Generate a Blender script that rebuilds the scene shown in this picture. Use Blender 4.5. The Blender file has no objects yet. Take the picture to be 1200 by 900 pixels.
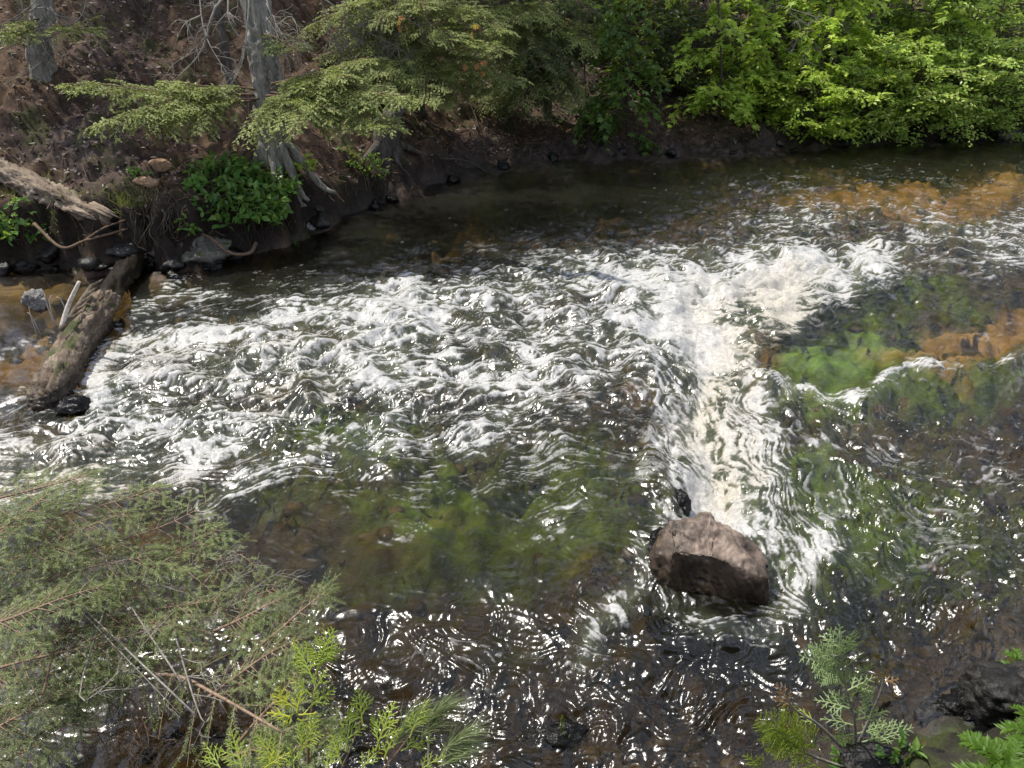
import bpy, math, numpy as np
from mathutils import Vector
R = np.random.default_rng(11)
S = bpy.context.scene
COL = S.collection

# ------------------------------------------------------------------ camera chart
H, PITCH, F = 3.2, math.radians(30), 906.0
CP, SP = math.cos(PITCH), math.sin(PITCH)
def ray(px, py):
    x = (px-600)/F; y = (450-py)/F
    return np.array([x, CP+y*SP, -SP+y*CP])
def at(px, py, z=0.0):
    d = ray(px, py); t = (z-H)/d[2]
    return np.array([0, 0, H]) + d*t
def at_y(px, py, Y):
    d = ray(px, py); return np.array([0, 0, H]) + d*(Y/d[1])
def chart(x, y, z=0.0):                       # world -> chart coordinates (the flat map the river was surveyed in)
    dep = y*CP + (H-z)*SP
    dep = np.maximum(dep, 0.3)
    up = y*SP - (H-z)*CP
    return 600+F*x/dep, 450-F*up/dep

# ------------------------------------------------------------------ noise
def tile(seed, f0, bw=0.6, n=1024, aniso=1.0):
    """periodic noise, spectrum centred on f0 cycles per tile"""
    r = np.random.default_rng(seed)
    w = np.fft.rfft2(r.standard_normal((n, n)))
    ky = np.fft.fftfreq(n, 1/n)[:, None]; kx = np.fft.rfftfreq(n, 1/n)[None, :]
    k = np.sqrt((kx*aniso)**2+(ky/aniso)**2)+1e-6
    w *= np.exp(-0.5*(np.log(k/f0)/bw)**2)
    a = np.fft.irfft2(w, (n, n)); return ((a-a.mean())/a.std()).astype(np.float32)
def fbm_tile(seed, f0=4, slope=1.6, n=1024):
    r = np.random.default_rng(seed)
    w = np.fft.rfft2(r.standard_normal((n, n)))
    ky = np.fft.fftfreq(n, 1/n)[:, None]; kx = np.fft.rfftfreq(n, 1/n)[None, :]
    k = np.sqrt(kx**2+ky**2)+1e-6
    w *= np.where(k < f0, 0, k**-slope)
    a = np.fft.irfft2(w, (n, n)); return ((a-a.mean())/a.std()).astype(np.float32)
def samp(T, u, v):
    """bilinear, wrapping; u,v in tiles"""
    n = T.shape[0]
    u = u*n; v = v*n
    i = np.floor(u).astype(np.int64); j = np.floor(v).astype(np.int64)
    fu = (u-i).astype(np.float32); fv = (v-j).astype(np.float32)
    i0 = i % n; i1 = (i+1) % n; j0 = j % n; j1 = (j+1) % n
    return (T[j0, i0]*(1-fu)+T[j0, i1]*fu)*(1-fv)+(T[j1, i0]*(1-fu)+T[j1, i1]*fu)*fv
TF = fbm_tile(1); TF2 = fbm_tile(2); TF3 = fbm_tile(3, 4, 1.3)
TS = fbm_tile(6, 3, 2.3); TV = fbm_tile(7, 3, 3.3); TW = tile(4, 24, .5); TW2 = tile(5, 24, .35)
def sstep(a, b, x):
    t = np.clip((x-a)/(b-a), 0, 1); return t*t*(3-2*t)
def nz3(p, seed=0, f=1.0):
    """cheap 3-D noise for rocks and bark from three tiles"""
    o = seed*0.137
    return (samp(TF, p[:, 0]*f*.1+o, p[:, 1]*f*.1+o*2)+samp(TF2, p[:, 1]*f*.1+o*3, p[:, 2]*f*.1+o)+samp(TF3, p[:, 2]*f*.1+o, p[:, 0]*f*.1-o))/1.73

# ------------------------------------------------------------------ mesh helpers
class MB:
    def __init__(s): s.v = []; s.f = []; s.n = 0; s.at = {}
    def add(s, v, faces, mi=0):
        v = np.asarray(v, np.float32).reshape(-1, 3)
        for f in (faces if isinstance(faces, list) else [faces]):
            f = np.asarray(f, np.int32)
            if len(f): s.f.append((f+s.n, mi))
        s.v.append(v); s.n += len(v)
    def build(s, name, mats, parent=None, smooth=True, loc=None, attrs=None):
        me = bpy.data.meshes.new(name)
        V = np.concatenate(s.v) if s.v else np.zeros((0, 3), np.float32)
        org = np.zeros(3); q = parent
        while q is not None: org = org+np.array(q.location); q = q.parent
        if loc is not None and parent is None: org = np.asarray(loc, float)
        V = (V-org).astype(np.float32)
        me.vertices.add(len(V)); me.vertices.foreach_set('co', V.ravel())
        li = np.concatenate([f.ravel() for f, m in s.f])
        tot = np.concatenate([np.full(len(f), f.shape[1], np.int32) for f, m in s.f])
        mi = np.concatenate([np.full(len(f), m, np.int32) for f, m in s.f])
        me.loops.add(len(li)); me.loops.foreach_set('vertex_index', li.astype(np.int32))
        st = np.concatenate([[0], np.cumsum(tot)[:-1]]).astype(np.int32)
        me.polygons.add(len(tot)); me.polygons.foreach_set('loop_start', st); me.polygons.foreach_set('loop_total', tot)
        me.polygons.foreach_set('material_index', mi)
        me.polygons.foreach_set('use_smooth', np.full(len(tot), smooth))
        me.update(calc_edges=True)
        for k, a in (attrs or {}).items():
            if a.ndim == 1:
                at_ = me.attributes.new(k, 'FLOAT', 'POINT'); at_.data.foreach_set('value', a.astype(np.float32))
            else:
                at_ = me.attributes.new(k, 'FLOAT_COLOR', 'POINT')
                c = np.ones((len(a), 4), np.float32); c[:, :3] = a; at_.data.foreach_set('color', c.ravel())
        for m in (mats if isinstance(mats, (list, tuple)) else [mats]): me.materials.append(m)
        o = bpy.data.objects.new(name, me); COL.objects.link(o)
        if loc is not None and parent is None: o.location = loc
        if parent is not None: o.parent = parent
        return o
def tag(o, label=None, cat=None, group=None, kind=None):
    for k, v in (('label', label), ('category', cat), ('group', group), ('kind', kind)):
        if v: o[k] = v
    return o
def empty(name, loc, label, cat, group=None):
    o = bpy.data.objects.new(name, None); COL.objects.link(o); o.location = [float(c) for c in loc]
    o.empty_display_size = .1
    return tag(o, label, cat, group)
def grid_faces(nr, nc, wrap=False):
    i = np.arange(nr-1)[:, None]; j = np.arange(nc if wrap else nc-1)[None, :]
    j1 = (j+1) % nc if wrap else j+1
    a = i*nc+j; b = i*nc+j1; c = (i+1)*nc+j1; d = (i+1)*nc+j
    return np.stack([a, b, c, d], -1).reshape(-1, 4)
def unit(v): return v/(np.linalg.norm(v, axis=-1, keepdims=True)+1e-9)
def spline(pts, n):
    """Catmull-Rom through points"""
    P = np.asarray(pts, float); m = len(P)
    Q = np.vstack([2*P[0]-P[1], P, 2*P[-1]-P[-2]])
    t = np.linspace(0, m-1-1e-6, n); i = t.astype(int); u = (t-i)[:, None]
    p0, p1, p2, p3 = Q[i], Q[i+1], Q[i+2], Q[i+3]
    return .5*((2*p1)+(-p0+p2)*u+(2*p0-5*p1+4*p2-p3)*u*u+(-p0+3*p1-3*p2+p3)*u**3)
def tube(mb, P, r, sides=6, mi=0, disp=None, cap=True):
    P = np.asarray(P, float); n = len(P); r = np.broadcast_to(np.asarray(r, float), (n,))
    T = unit(np.gradient(P, axis=0))
    ref = np.array([0, 0, 1.]) if abs(T[0][2]) < .9 else np.array([1., 0, 0])
    A = unit(np.cross(T, ref)); B = np.cross(T, A)
    th = np.linspace(0, 2*np.pi, sides, endpoint=False)
    rr = r[:, None]*np.ones((1, sides))
    if disp is not None: rr = rr*disp(np.arange(n)/(n-1), th)
    V = P[:, None, :]+rr[..., None]*(np.cos(th)[None, :, None]*A[:, None, :]+np.sin(th)[None, :, None]*B[:, None, :])
    V = V.reshape(-1, 3); fs = [grid_faces(n, sides, True)[:, ::-1]]
    if cap and sides > 3:
        V = np.vstack([V, P[0], P[-1]]); c0 = n*sides
        k = np.arange(sides); k1 = (k+1) % sides
        fs.append(np.stack([np.full(sides, c0), k, k1], -1)); fs.append(np.stack([np.full(sides, c0+1), (n-1)*sides+k1, (n-1)*sides+k], -1))
    mb.add(V, fs, mi)

# ------------------------------------------------------------------ materials
def mat(name):
    m = bpy.data.materials.new(name); m.use_nodes = True
    nt = m.node_tree; nt.nodes.clear()
    out = nt.nodes.new('ShaderNodeOutputMaterial')
    return m, nt, out
class NT:
    def __init__(s, nt): s.nt = nt
    def n(s, t, **kw):
        nd = s.nt.nodes.new('ShaderNode'+t)
        for k, v in kw.items():
            if hasattr(nd, k): setattr(nd, k, v)
            else: s.inp(nd, k, v)
        return nd
    def inp(s, nd, k, v):
        sock = nd.inputs[k] if isinstance(k, int) else nd.inputs[k.replace('_', ' ')] if k.replace('_', ' ') in nd.inputs else nd.inputs[k]
        if isinstance(v, bpy.types.NodeSocket): s.nt.links.new(v, sock)
        elif isinstance(v, (tuple, list)) and len(v) == 3 and sock.type == 'RGBA': sock.default_value = (*v, 1)
        else: sock.default_value = v
    def noise(s, vec, scale, detail=4, rough=.55, dist=0.):
        nd = s.nt.nodes.new('ShaderNodeTexNoise'); s.inp(nd, 'Vector', vec)
        nd.inputs['Scale'].default_value = scale; nd.inputs['Detail'].default_value = detail
        nd.inputs['Roughness'].default_value = rough; nd.inputs['Distortion'].default_value = dist
        return nd.outputs[0]
    def ramp(s, fac, stops):
        nd = s.nt.nodes.new('ShaderNodeValToRGB'); s.nt.links.new(fac, nd.inputs[0])
        cr = nd.color_ramp
        while len(cr.elements) < len(stops): cr.elements.new(.5)
        for e, (p, c) in zip(cr.elements, stops):
            e.position = p; e.color = (*c, 1) if isinstance(c, tuple) else (c, c, c, 1)
        return nd.outputs[0]
    def math(s, op, a, b=None, clamp=False):
        nd = s.nt.nodes.new('ShaderNodeMath'); nd.operation = op; nd.use_clamp = clamp
        s.inp(nd, 0, a)
        if b is not None: s.inp(nd, 1, b)
        return nd.outputs[0]
    def mix(s, fac, a, b, blend='MIX'):
        nd = s.nt.nodes.new('ShaderNodeMix'); nd.data_type = 'RGBA'; nd.blend_type = blend
        for k, v in ((0, fac), (6, a), (7, b)):
            if isinstance(v, bpy.types.NodeSocket): s.nt.links.new(v, nd.inputs[k])
            else: nd.inputs[k].default_value = (*v, 1) if isinstance(v, tuple) else v
        return nd.outputs[2]
    def attr(s, name, out='Fac'):
        nd = s.nt.nodes.new('ShaderNodeAttribute'); nd.attribute_name = name; return nd.outputs[out]
    def pos(s): return s.nt.nodes.new('ShaderNodeTexCoord').outputs['Object']
    def geo(s, o): return s.nt.nodes.new('ShaderNodeNewGeometry').outputs[o]
    def bump(s, h, strength=.5, dist=.02):
        nd = s.nt.nodes.new('ShaderNodeBump'); s.nt.links.new(h, nd.inputs['Height'])
        nd.inputs['Strength'].default_value = strength; nd.inputs['Distance'].default_value = dist
        return nd.outputs[0]
    def link(s, a, b): s.nt.links.new(a, b)
def leaf_mat(name, cols, trans=.45, gloss=.35, spec=.4):
    """two-sided leaf: colour varies from leaf to leaf"""
    m, nt, out = mat(name); N = NT(nt)
    rnd = N.geo('Random Per Island')
    n = len(cols); c = N.ramp(rnd, [(i/(n-1), cc) for i, cc in enumerate(cols)])
    ns = N.noise(N.pos(), 2.2, 3)
    c = N.mix(1., c, N.ramp(ns, [(.3, .6), (.7, 1.25)]), 'MULTIPLY')
    p = N.n('BsdfPrincipled', Base_Color=c, Roughness=gloss); p.inputs['Specular IOR Level'].default_value = spec
    t = N.n('BsdfTranslucent'); tc = N.mix(.55, c, (.43, .5, .06)); N.link(tc, t.inputs[0])
    mx = N.n('MixShader'); mx.inputs[0].default_value = trans
    N.link(p.outputs[0], mx.inputs[1]); N.link(t.outputs[0], mx.inputs[2]); N.link(mx.outputs[0], out.inputs[0])
    return m
def rough_mat(name, cols, scale=6, rough=.85, bump=.6, bdist=.02, stretch=(1, 1, 1), ang=None, moss=0., mosscol=(.06, .08, .02), spec=.3, wet=None, speck=None, con=(.55, 1.35), f2=4.3):
    m, nt, out = mat(name); N = NT(nt)
    mp = N.n('Mapping'); N.link(N.pos(), mp.inputs[0]); mp.inputs['Scale'].default_value = stretch
    if ang is not None: mp.vector_type = 'TEXTURE'; mp.inputs['Rotation'].default_value = (0, 0, ang)
    v = mp.outputs[0]
    n1 = N.noise(v, scale, 8, .62, .3); n2 = N.noise(v, scale*f2, 6, .6)
    n = len(cols); c = N.ramp(n1, [(.3+.4*i/(n-1), cc) for i, cc in enumerate(cols)])
    c = N.mix(1., c, N.ramp(n2, [(.3, con[0]), (.7, con[1])]), 'MULTIPLY')
    if speck: c = N.mix(N.ramp(N.noise(v, scale*9, 3), [(.58, 0.), (.7, 1.)]), c, speck)
    if moss > 0:
        nz = N.n('SeparateXYZ'); N.link(N.geo('Normal'), nz.inputs[0])
        f = N.math('MULTIPLY_ADD', N.noise(N.pos(), 5, 5), 1.6); nt.nodes[-1].inputs[2].default_value = -.8
        f = N.math('ADD', N.math('MULTIPLY', nz.outputs[2], .5), f)
        f = N.ramp(f, [(.75-.6*moss, 0.), (.95-.6*moss, 1.)])
        mc = N.mix(N.noise(N.pos(), 40, 3), tuple(x*.6 for x in mosscol), tuple(x*1.5 for x in mosscol))
        c = N.mix(f, c, mc)
    r = rough
    if wet is not None:       # wet band: darker and glossier up to a height above the water
        sp = N.n('SeparateXYZ'); N.link(N.geo('Position'), sp.inputs[0])
        wv = N.math('ADD', sp.outputs[2], N.math('MULTIPLY', N.noise(N.pos(), 7, 4), wet*.9))
        wf = N.ramp(N.math('DIVIDE', wv, wet*2), [(.62, 1.), (.82, 0.)])
        c = N.mix(wf, c, N.mix(1., c, (.26, .25, .23), 'MULTIPLY'))
        r = N.mix(wf, (rough,)*3, (.22,)*3)
    p = N.n('BsdfPrincipled', Base_Color=c, Roughness=r); p.inputs['Specular IOR Level'].default_value = spec
    hh = N.math('ADD', n1, N.math('MULTIPLY', n2, .4))
    N.link(N.bump(hh, bump, bdist), p.inputs['Normal']); N.link(p.outputs[0], out.inputs[0])
    return m
M = {}
M['bark_grey'] = rough_mat('bark_grey', [(.08, .072, .06), (.25, .23, .195), (.42, .395, .34)], 9, stretch=(1.6, 1.6, .45), bump=.9, bdist=.03, moss=.0, speck=(.2, .24, .15))
M['bark_dark'] = rough_mat('bark_dark', [(.03, .025, .02), (.09, .075, .06), (.15, .135, .11)], 9, stretch=(1.6, 1.6, .4), bump=.8, bdist=.03)
M['twig_grey'] = rough_mat('twig_grey', [(.2, .18, .15), (.36, .33, .28)], 20, bump=.3, bdist=.004)
M['twig_brown'] = rough_mat('twig_brown', [(.11, .07, .045), (.2, .135, .09)], 20, bump=.3, bdist=.004)
M['branch_tan'] = rough_mat('branch_tan', [(.2, .13, .085), (.36, .26, .18)], 25, bump=.3, bdist=.004)
M['twig_dark'] = rough_mat('twig_dark', [(.04, .032, .025), (.1, .08, .06)], 20, bump=.3, bdist=.004)
M['rot_wood'] = rough_mat('rot_wood', [(.09, .065, .045), (.26, .2, .145), (.4, .33, .25)], 9, stretch=(6, 1, 1), ang=-.62, bump=1., bdist=.03, moss=.2)
M['cut_wood'] = rough_mat('cut_wood', [(.3, .18, .1), (.48, .32, .2)], 12, bump=.5, bdist=.01)
M['shaded_wet_wood'] = rough_mat('shaded_wet_wood', [(.012, .01, .008), (.04, .032, .022)], 8, rough=.3, bump=.8, bdist=.02)  # wet wood, with the shade on the log's bank end put into its colour
M['white_wood'] = rough_mat('white_wood', [(.5, .42, .34), (.72, .65, .56)], 12, bump=.3, bdist=.004)
M['log_bark'] = rough_mat('log_bark', [(.045, .036, .027), (.17, .125, .09), (.31, .25, .19)], 13, stretch=(5, 1, 1), ang=1.95, bump=1., bdist=.02, moss=.5, mosscol=(.06, .07, .025), wet=.1)
M['rock_river'] = rough_mat('rock_river', [(.05, .04, .032), (.15, .115, .09), (.27, .205, .16), (.44, .33, .21)], 4.2, rough=.5, bump=.75, bdist=.012, con=(.6, 1.3), f2=6, wet=.2)  # wet band reaches high, also painting the boulder's front as if in shade
M['rock_dark'] = rough_mat('rock_dark', [(.008, .008, .007), (.025, .023, .02), (.06, .055, .047)], 5, rough=.35, bump=1., bdist=.03, wet=.12)
M['rock_moss'] = rough_mat('rock_moss', [(.04, .037, .032), (.12, .11, .09), (.22, .2, .17)], 5, rough=.8, bump=1., bdist=.03, moss=.45, mosscol=(.06, .075, .02), wet=.1)
M['rock_grey'] = rough_mat('rock_grey', [(.1, .095, .09), (.24, .23, .21), (.36, .34, .31)], 7, rough=.8, bump=.9, bdist=.02, wet=.05)
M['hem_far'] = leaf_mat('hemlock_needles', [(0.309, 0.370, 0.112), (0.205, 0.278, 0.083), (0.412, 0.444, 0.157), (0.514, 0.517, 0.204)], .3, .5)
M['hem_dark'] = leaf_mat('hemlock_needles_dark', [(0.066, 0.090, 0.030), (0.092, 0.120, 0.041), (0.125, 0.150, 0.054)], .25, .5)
M['hem_near'] = leaf_mat('fir_needles', [(0.181, 0.237, 0.086), (0.247, 0.297, 0.102), (0.302, 0.333, 0.140), (0.150, 0.218, 0.102)], .3, .4)
M['cedar_bright'] = leaf_mat('cedar_scales_bright', [(0.414, 0.529, 0.069), (0.529, 0.644, 0.092), (0.345, 0.483, 0.081)], .4, .45)
M['cedar_yellow'] = leaf_mat('cedar_scales_yellow', [(.7, .74, .06), (.78, .8, .09), (.6, .68, .07)], .4, .45)
M['cedar_grey'] = leaf_mat('cedar_scales_grey', [(0.293, 0.410, 0.156), (0.390, 0.507, 0.215), (0.429, 0.527, 0.254)], .35, .5)
M['cedar_rust'] = leaf_mat('cedar_scales_rust', [(.3, .17, .07), (.42, .27, .14)], .3, .6)
M['pine'] = leaf_mat('pine_needles', [(0.260, 0.325, 0.143), (0.364, 0.416, 0.208), (0.208, 0.273, 0.104)], .3, .4)
M['maple'] = leaf_mat('maple_leaves', [(0.309, 0.469, 0.062), (0.412, 0.594, 0.080), (0.531, 0.708, 0.108), (0.652, 0.800, 0.142)], .5, .38)
M['alder'] = leaf_mat('alder_leaves', [(0.318, 0.497, 0.085), (0.437, 0.632, 0.114), (0.582, 0.766, 0.172), (0.728, 0.800, 0.268)], .42, .34, .5)
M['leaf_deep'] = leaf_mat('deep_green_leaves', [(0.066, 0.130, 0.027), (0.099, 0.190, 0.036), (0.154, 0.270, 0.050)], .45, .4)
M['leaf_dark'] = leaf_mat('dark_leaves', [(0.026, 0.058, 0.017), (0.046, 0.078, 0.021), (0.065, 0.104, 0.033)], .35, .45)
M['herb'] = leaf_mat('herb_leaves', [(0.090, 0.225, 0.045), (0.120, 0.285, 0.053), (0.195, 0.360, 0.075), (0.240, 0.375, 0.090)], .4, .35, .5)
M['fern'] = leaf_mat('fern_leaflets', [(0.090, 0.188, 0.015), (0.120, 0.240, 0.022), (0.150, 0.270, 0.030)], .4, .5)
M['dead_leaf'] = leaf_mat('dead_leaves', [(0.077, 0.053, 0.048), (0.140, 0.098, 0.087), (0.210, 0.154, 0.140), (0.280, 0.210, 0.182)], .1, .5)
M['rust_leaf'] = leaf_mat('rust_leaves', [(.45, .17, .06), (.55, .25, .1)], .4, .5)
M['grass'] = leaf_mat('grass_blades', [(.08, .13, .03), (.12, .17, .04), (.16, .2, .06)], .4, .45)
M['dead_grass'] = leaf_mat('dead_grass_blades', [(.2, .15, .08), (.28, .22, .13)], .3, .6)
# ------------------------------------------------------------------ river plan: banks
far_px = [(-700, 345), (-300, 335), (0, 322), (110, 318), (190, 322), (270, 303), (350, 282), (420, 250), (480, 226), (560, 204), (650, 190), (800, 187), (900, 181), (1000, 171), (1100, 166), (1200, 159), (1500, 150), (1900, 146)]
FB = np.array([at(*p) for p in far_px])[:, :2]
NBx = np.array([-9, -4, -2.5, -1.2, 0, 1.0, 1.7, 2.4, 3.2, 4.5, 8, 14.]); NBy = np.array([1.2, 1.4, 1.45, 1.6, 1.75, 1.95, 2.2, 2.55, 2.9, 3.3, 3.8, 4.])
def fb(x): return np.interp(x, FB[:, 0], FB[:, 1])
def nb(x): return np.interp(x, NBx, NBy)
RR0 = (0, 0)
class Chart:
    """soft maps drawn in the river chart, 4 units a cell"""
    def __init__(s):
        s.x0, s.y0, s.st = -500, 60, 4
        s.X, s.Y = np.meshgrid(np.arange(s.x0, 1700, s.st), np.arange(s.y0, 1100, s.st))
        s.A = np.zeros(s.X.shape)
        s.wx = samp(TF, s.X/900, s.Y/900)*9; s.wy = samp(TF2, s.X/900, s.Y/900)*7
    def put(s, g, a, mode):
        if mode == 'cover': s.A = 1-(1-s.A)*(1-np.clip(a*g, 0, 1))
        elif mode == 'mul': s.A = s.A*(1-g*(1-a))
        else: s.A = s.A+a*g
    def stroke(s, pts, w, a, mode='cover', p=2.):
        X = s.X+s.wx*min(1, w/14); Y = s.Y+s.wy*min(1, w/14)
        d = np.full(X.shape, 1e9)
        for (x0, y0), (x1, y1) in zip(pts[:-1], pts[1:]):
            dx, dy = x1-x0, y1-y0; t = np.clip(((X-x0)*dx+(Y-y0)*dy)/(dx*dx+dy*dy+1e-6), 0, 1)
            d = np.minimum(d, (X-x0-t*dx)**2+(Y-y0-t*dy)**2)
        s.put(np.exp(-(np.sqrt(d)/w)**p), a, mode); return s
    def blob(s, cx, cy, rx, ry, a, ang=0, mode='cover', p=2.):
        X = s.X+s.wx*1.3-cx; Y = s.Y+s.wy*1.3-cy; c, n = math.cos(math.radians(ang)), math.sin(math.radians(ang))
        u = (X*c+Y*n)/rx; v = (-X*n+Y*c)/ry
        s.put(np.exp(-(u*u+v*v)**(p/2)), a, mode); return s
    def get(s, px, py):
        u = np.clip((px-s.x0)/s.st, 0, s.A.shape[1]-1.01); v = np.clip((py-s.y0)/s.st, 0, s.A.shape[0]-1.01)
        i = u.astype(int); j = v.astype(int); fu = u-i; fv = v-j
        return (s.A[j, i]*(1-fu)+s.A[j, i+1]*fu)*(1-fv)+(s.A[j+1, i]*(1-fu)+s.A[j+1, i+1]*fu)*fv

# ------------------------------------------------------------------ ground sheet (banks and river bed)
def ground_z(x, y):
    x = np.asarray(x, float); y = np.asarray(y, float)
    n1 = samp(TS, x/9+.3, y/9); n2 = samp(TS, x/3+.7, y/3+.2); n3 = samp(TS, x/1.1, y/1.1+.4)
    d = y-fb(x)+.12*n2+.05*n3
    left = sstep(0.5, -2.5, x)
    hb = .2+.42*sstep(-1., -3.2, x)+.06*n1
    rise = sstep(-.06-.06*(1-left), .3+.12*n2*left+.9*sstep(-1.6, .3, x), d)
    slope = (.16+.13*left)*np.maximum(d-.2, 0)+.012*np.maximum(d-1.5, 0)**2*sstep(3, 9, y-6)
    slope = np.where(d > 14, slope+0*d, slope)
    zf = hb*rise+np.minimum(slope, 9)+.07*n1*sstep(0, 2, d)+.02*n3*sstep(0, .5, d)
    e = nb(x)-y+.06*n2+.03*n3
    zn = .5*sstep(-.05, .6, e)+.75*np.maximum(e-.15, 0)
    zn = np.minimum(zn, 1.55+.05*n1)
    bed = -.38-.18*sstep(4.2, 2.6, y)+.07*n1+.05*n2+.035*n3
    prof = np.minimum(sstep(0, 1.1, -d), sstep(0, .7, -e))
    zb = bed*prof-.02
    z = np.where(d > -.06, np.maximum(zf, zb), zb)
    return np.where(e > -.06, np.maximum(z, zn-.02), z)
def on_ground(px, py, tmin=2.2):
    d = ray(px, py); t = np.arange(tmin, 60, .02); P = np.array([0, 0, H])+t[:, None]*d
    k = np.argmax(P[:, 2] < ground_z(P[:, 0], P[:, 1])); return P[k]
def axis(lo, hi, step, far, grow=1.25):
    a = list(np.arange(lo, hi, step)); s = step
    while a[-1] < far[1]: s *= grow; a.append(a[-1]+s)
    b = []; s = step; q = lo
    while q > far[0]: s *= grow; q -= s; b.append(q)
    return np.array(b[::-1]+a)
gx = axis(-9.5, 11.5, .05, (-300, 300)); gy = axis(.6, 17, .05, (-60, 700))
GX, GY = np.meshgrid(gx, gy); gxf, gyf = GX.ravel(), GY.ravel()
gz = ground_z(gxf, gyf)
px, py = chart(gxf, gyf, 0*gz)
d = gyf-fb(gxf); inriver = (d < 0.05) & (nb(gxf)-gyf < .02) & ((gz < -.03) | (gyf < 5))
sand = Chart().blob(1070, 203, 200, 20, .8, -3).blob(1190, 200, 140, 34, .8).blob(1140, 372, 100, 24, 1., -14).blob(1140, 372, 80, 16, .9, -14).blob(1190, 350, 40, 18, .6).blob(20, 375, 95, 40, .95).blob(60, 330, 110, 12, .4) \
    .blob(395, 280, 50, 12, .55, -25).blob(290, 318, 70, 14, .55, -10).blob(465, 342, 30, 12, .7).blob(670, 226, 40, 6, .3).blob(880, 390, 50, 60, .8).blob(120, 560, 100, 30, .8).blob(690, 600, 60, 14, .35).blob(520, 565, 40, 12, .3) \
    .blob(1150, 660, 50, 40, .25).blob(860, 560, 40, 60, .5).blob(1080, 490, 120, 16, .2).blob(930, 780, 60, 30, .3).blob(720, 860, 60, 25, .5).blob(750, 410, 30, 25, .6).blob(420, 690, 90, 40, .25)
pool = Chart().blob(540, 245, 300, 42, .34, -9, mode='add', p=3).blob(1015, 400, 130, 50, -.16, mode='add', p=3)  # first blob sinks the bed so water darkens like bank shade; second raises it
alga = Chart().blob(1000, 405, 120, 55, 1.).blob(1000, 400, 95, 44, .97, p=4).blob(1120, 415, 110, 25, .8, -12).blob(600, 560, 190, 60, .95).blob(420, 480, 90, 30, .9).blob(700, 500, 90, 45, .85).blob(340, 460, 120, 30, .6).blob(870, 560, 60, 50, .6).blob(660, 690, 110, 50, .35).blob(1030, 600, 180, 90, .75).blob(900, 560, 60, 60, .6).blob(1110, 560, 170, 70, .6).blob(1010, 720, 70, 40, .7).blob(480, 620, 140, 30, .6).blob(330, 540, 90, 30, .5).blob(1060, 260, 100, 30, .3).blob(1060, 322, 170, 26, .75).blob(1150, 410, 90, 30, .8, -12)
sd = sand.get(px, py); ag = alga.get(px, py)
nA = samp(TF, gxf/5, gyf/5); nB = samp(TF3, gxf/1.3, gyf/1.3); nS = samp(TW2, gxf/9+.06*nA, gyf/1.6)
sd0 = sd; ag0 = ag; sd = sstep(.12, .95, sd+.05*nA+.05*nS); ag = sstep(.2, .8, ag+.06*nA+.07*nS)
mixc = lambda c0, c1, t: np.asarray(c0)*(1-t[:, None])+np.asarray(c1)*t[:, None]
bedc = mixc((.05, .04, .022), (.1, .075, .04), sstep(-1, 1.2, nB))
bedc = mixc(bedc, (.1, .2, .016), ag*.96)
bedc = bedc*(1+.35*np.clip(nS, -1, 1.5)*ag)[:, None]
bedc = mixc(bedc, (.44, .3, .125), sd*.92)
soil = mixc((.066, .042, .027), (.135, .083, .051), sstep(-1.2, 1.2, nB+.6*nA))
litter = Chart().blob(90, 170, 120, 35, .9, 20).blob(140, 50, 70, 70, .9).blob(130, 225, 60, 25, .6).blob(700, 80, 130, 70, .7).blob(540, 180, 80, 20, .6).blob(1000, 60, 250, 90, .5)
gpx, gpy = chart(gxf, gyf, gz)
lt = sstep(.25, .6, litter.get(gpx, gpy)+.14*nB)
soil = mixc(soil, (.085, .062, .055), lt*.8)
ms = sstep(.55, 1.5, samp(TF2, gxf/4+.2, gyf/4)+.35*nB+.35*sstep(1.2, .2, d)*sstep(0, -3, gxf))*sstep(.12, .3, d)
soil = mixc(soil, (.06, .065, .022), ms*.75)
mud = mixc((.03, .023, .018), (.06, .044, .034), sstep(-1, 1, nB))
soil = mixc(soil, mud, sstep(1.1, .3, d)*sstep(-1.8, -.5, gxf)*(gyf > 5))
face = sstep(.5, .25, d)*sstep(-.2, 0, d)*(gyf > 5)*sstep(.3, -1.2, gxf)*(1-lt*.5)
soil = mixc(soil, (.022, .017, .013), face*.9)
bedc = bedc*(1-.2*sstep(4.6, 3., gyf))[:, None]
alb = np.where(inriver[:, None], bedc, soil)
near = (nb(gxf)-gyf) > -.02
alb = np.where(near[:, None], mixc((.035, .032, .024), (.05, .06, .02), sstep(-.3, 1, nB)), alb)
wet = np.where(gz < .12, 1., 0.)
gz = np.where(inriver, gz+(.06*np.maximum(sd0, .8*ag0)-pool.get(px, py))*np.clip(-gz/.3, 0, 1), gz)
m, nt, out = mat('ground_soil'); N = NT(nt)
a = N.attr('albedo', 'Color')
P0 = N.pos()
n1 = N.noise(P0, 14, 8, .65); n2 = N.noise(P0, 95, 5, .65); n3 = N.noise(P0, 2.2, 5, .6)
c0_ = a
c = N.mix(1., a, N.ramp(n1, [(.28, .5), (.72, 1.45)]), 'MULTIPLY'); c = N.mix(1., c, N.ramp(n2, [(.3, .65), (.7, 1.3)]), 'MULTIPLY'); c = N.mix(1., c, N.ramp(n3, [(.3, .75), (.7, 1.2)]), 'MULTIPLY')
c = N.mix(N.math('MULTIPLY', N.attr('bed'), .65), c, c0_)
p = N.n('BsdfPrincipled', Base_Color=c, Roughness=N.ramp(N.attr('wet'), [(0., .95), (1., .4)])); p.inputs['Specular IOR Level'].default_value = .25
N.link(N.bump(N.math('ADD', n1, N.math('MULTIPLY', n2, .35)), .7, .03), p.inputs['Normal']); N.link(p.outputs[0], out.inputs[0])
mb = MB(); mb.add(np.stack([gxf, gyf, gz], 1), grid_faces(len(gy), len(gx)))
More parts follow.
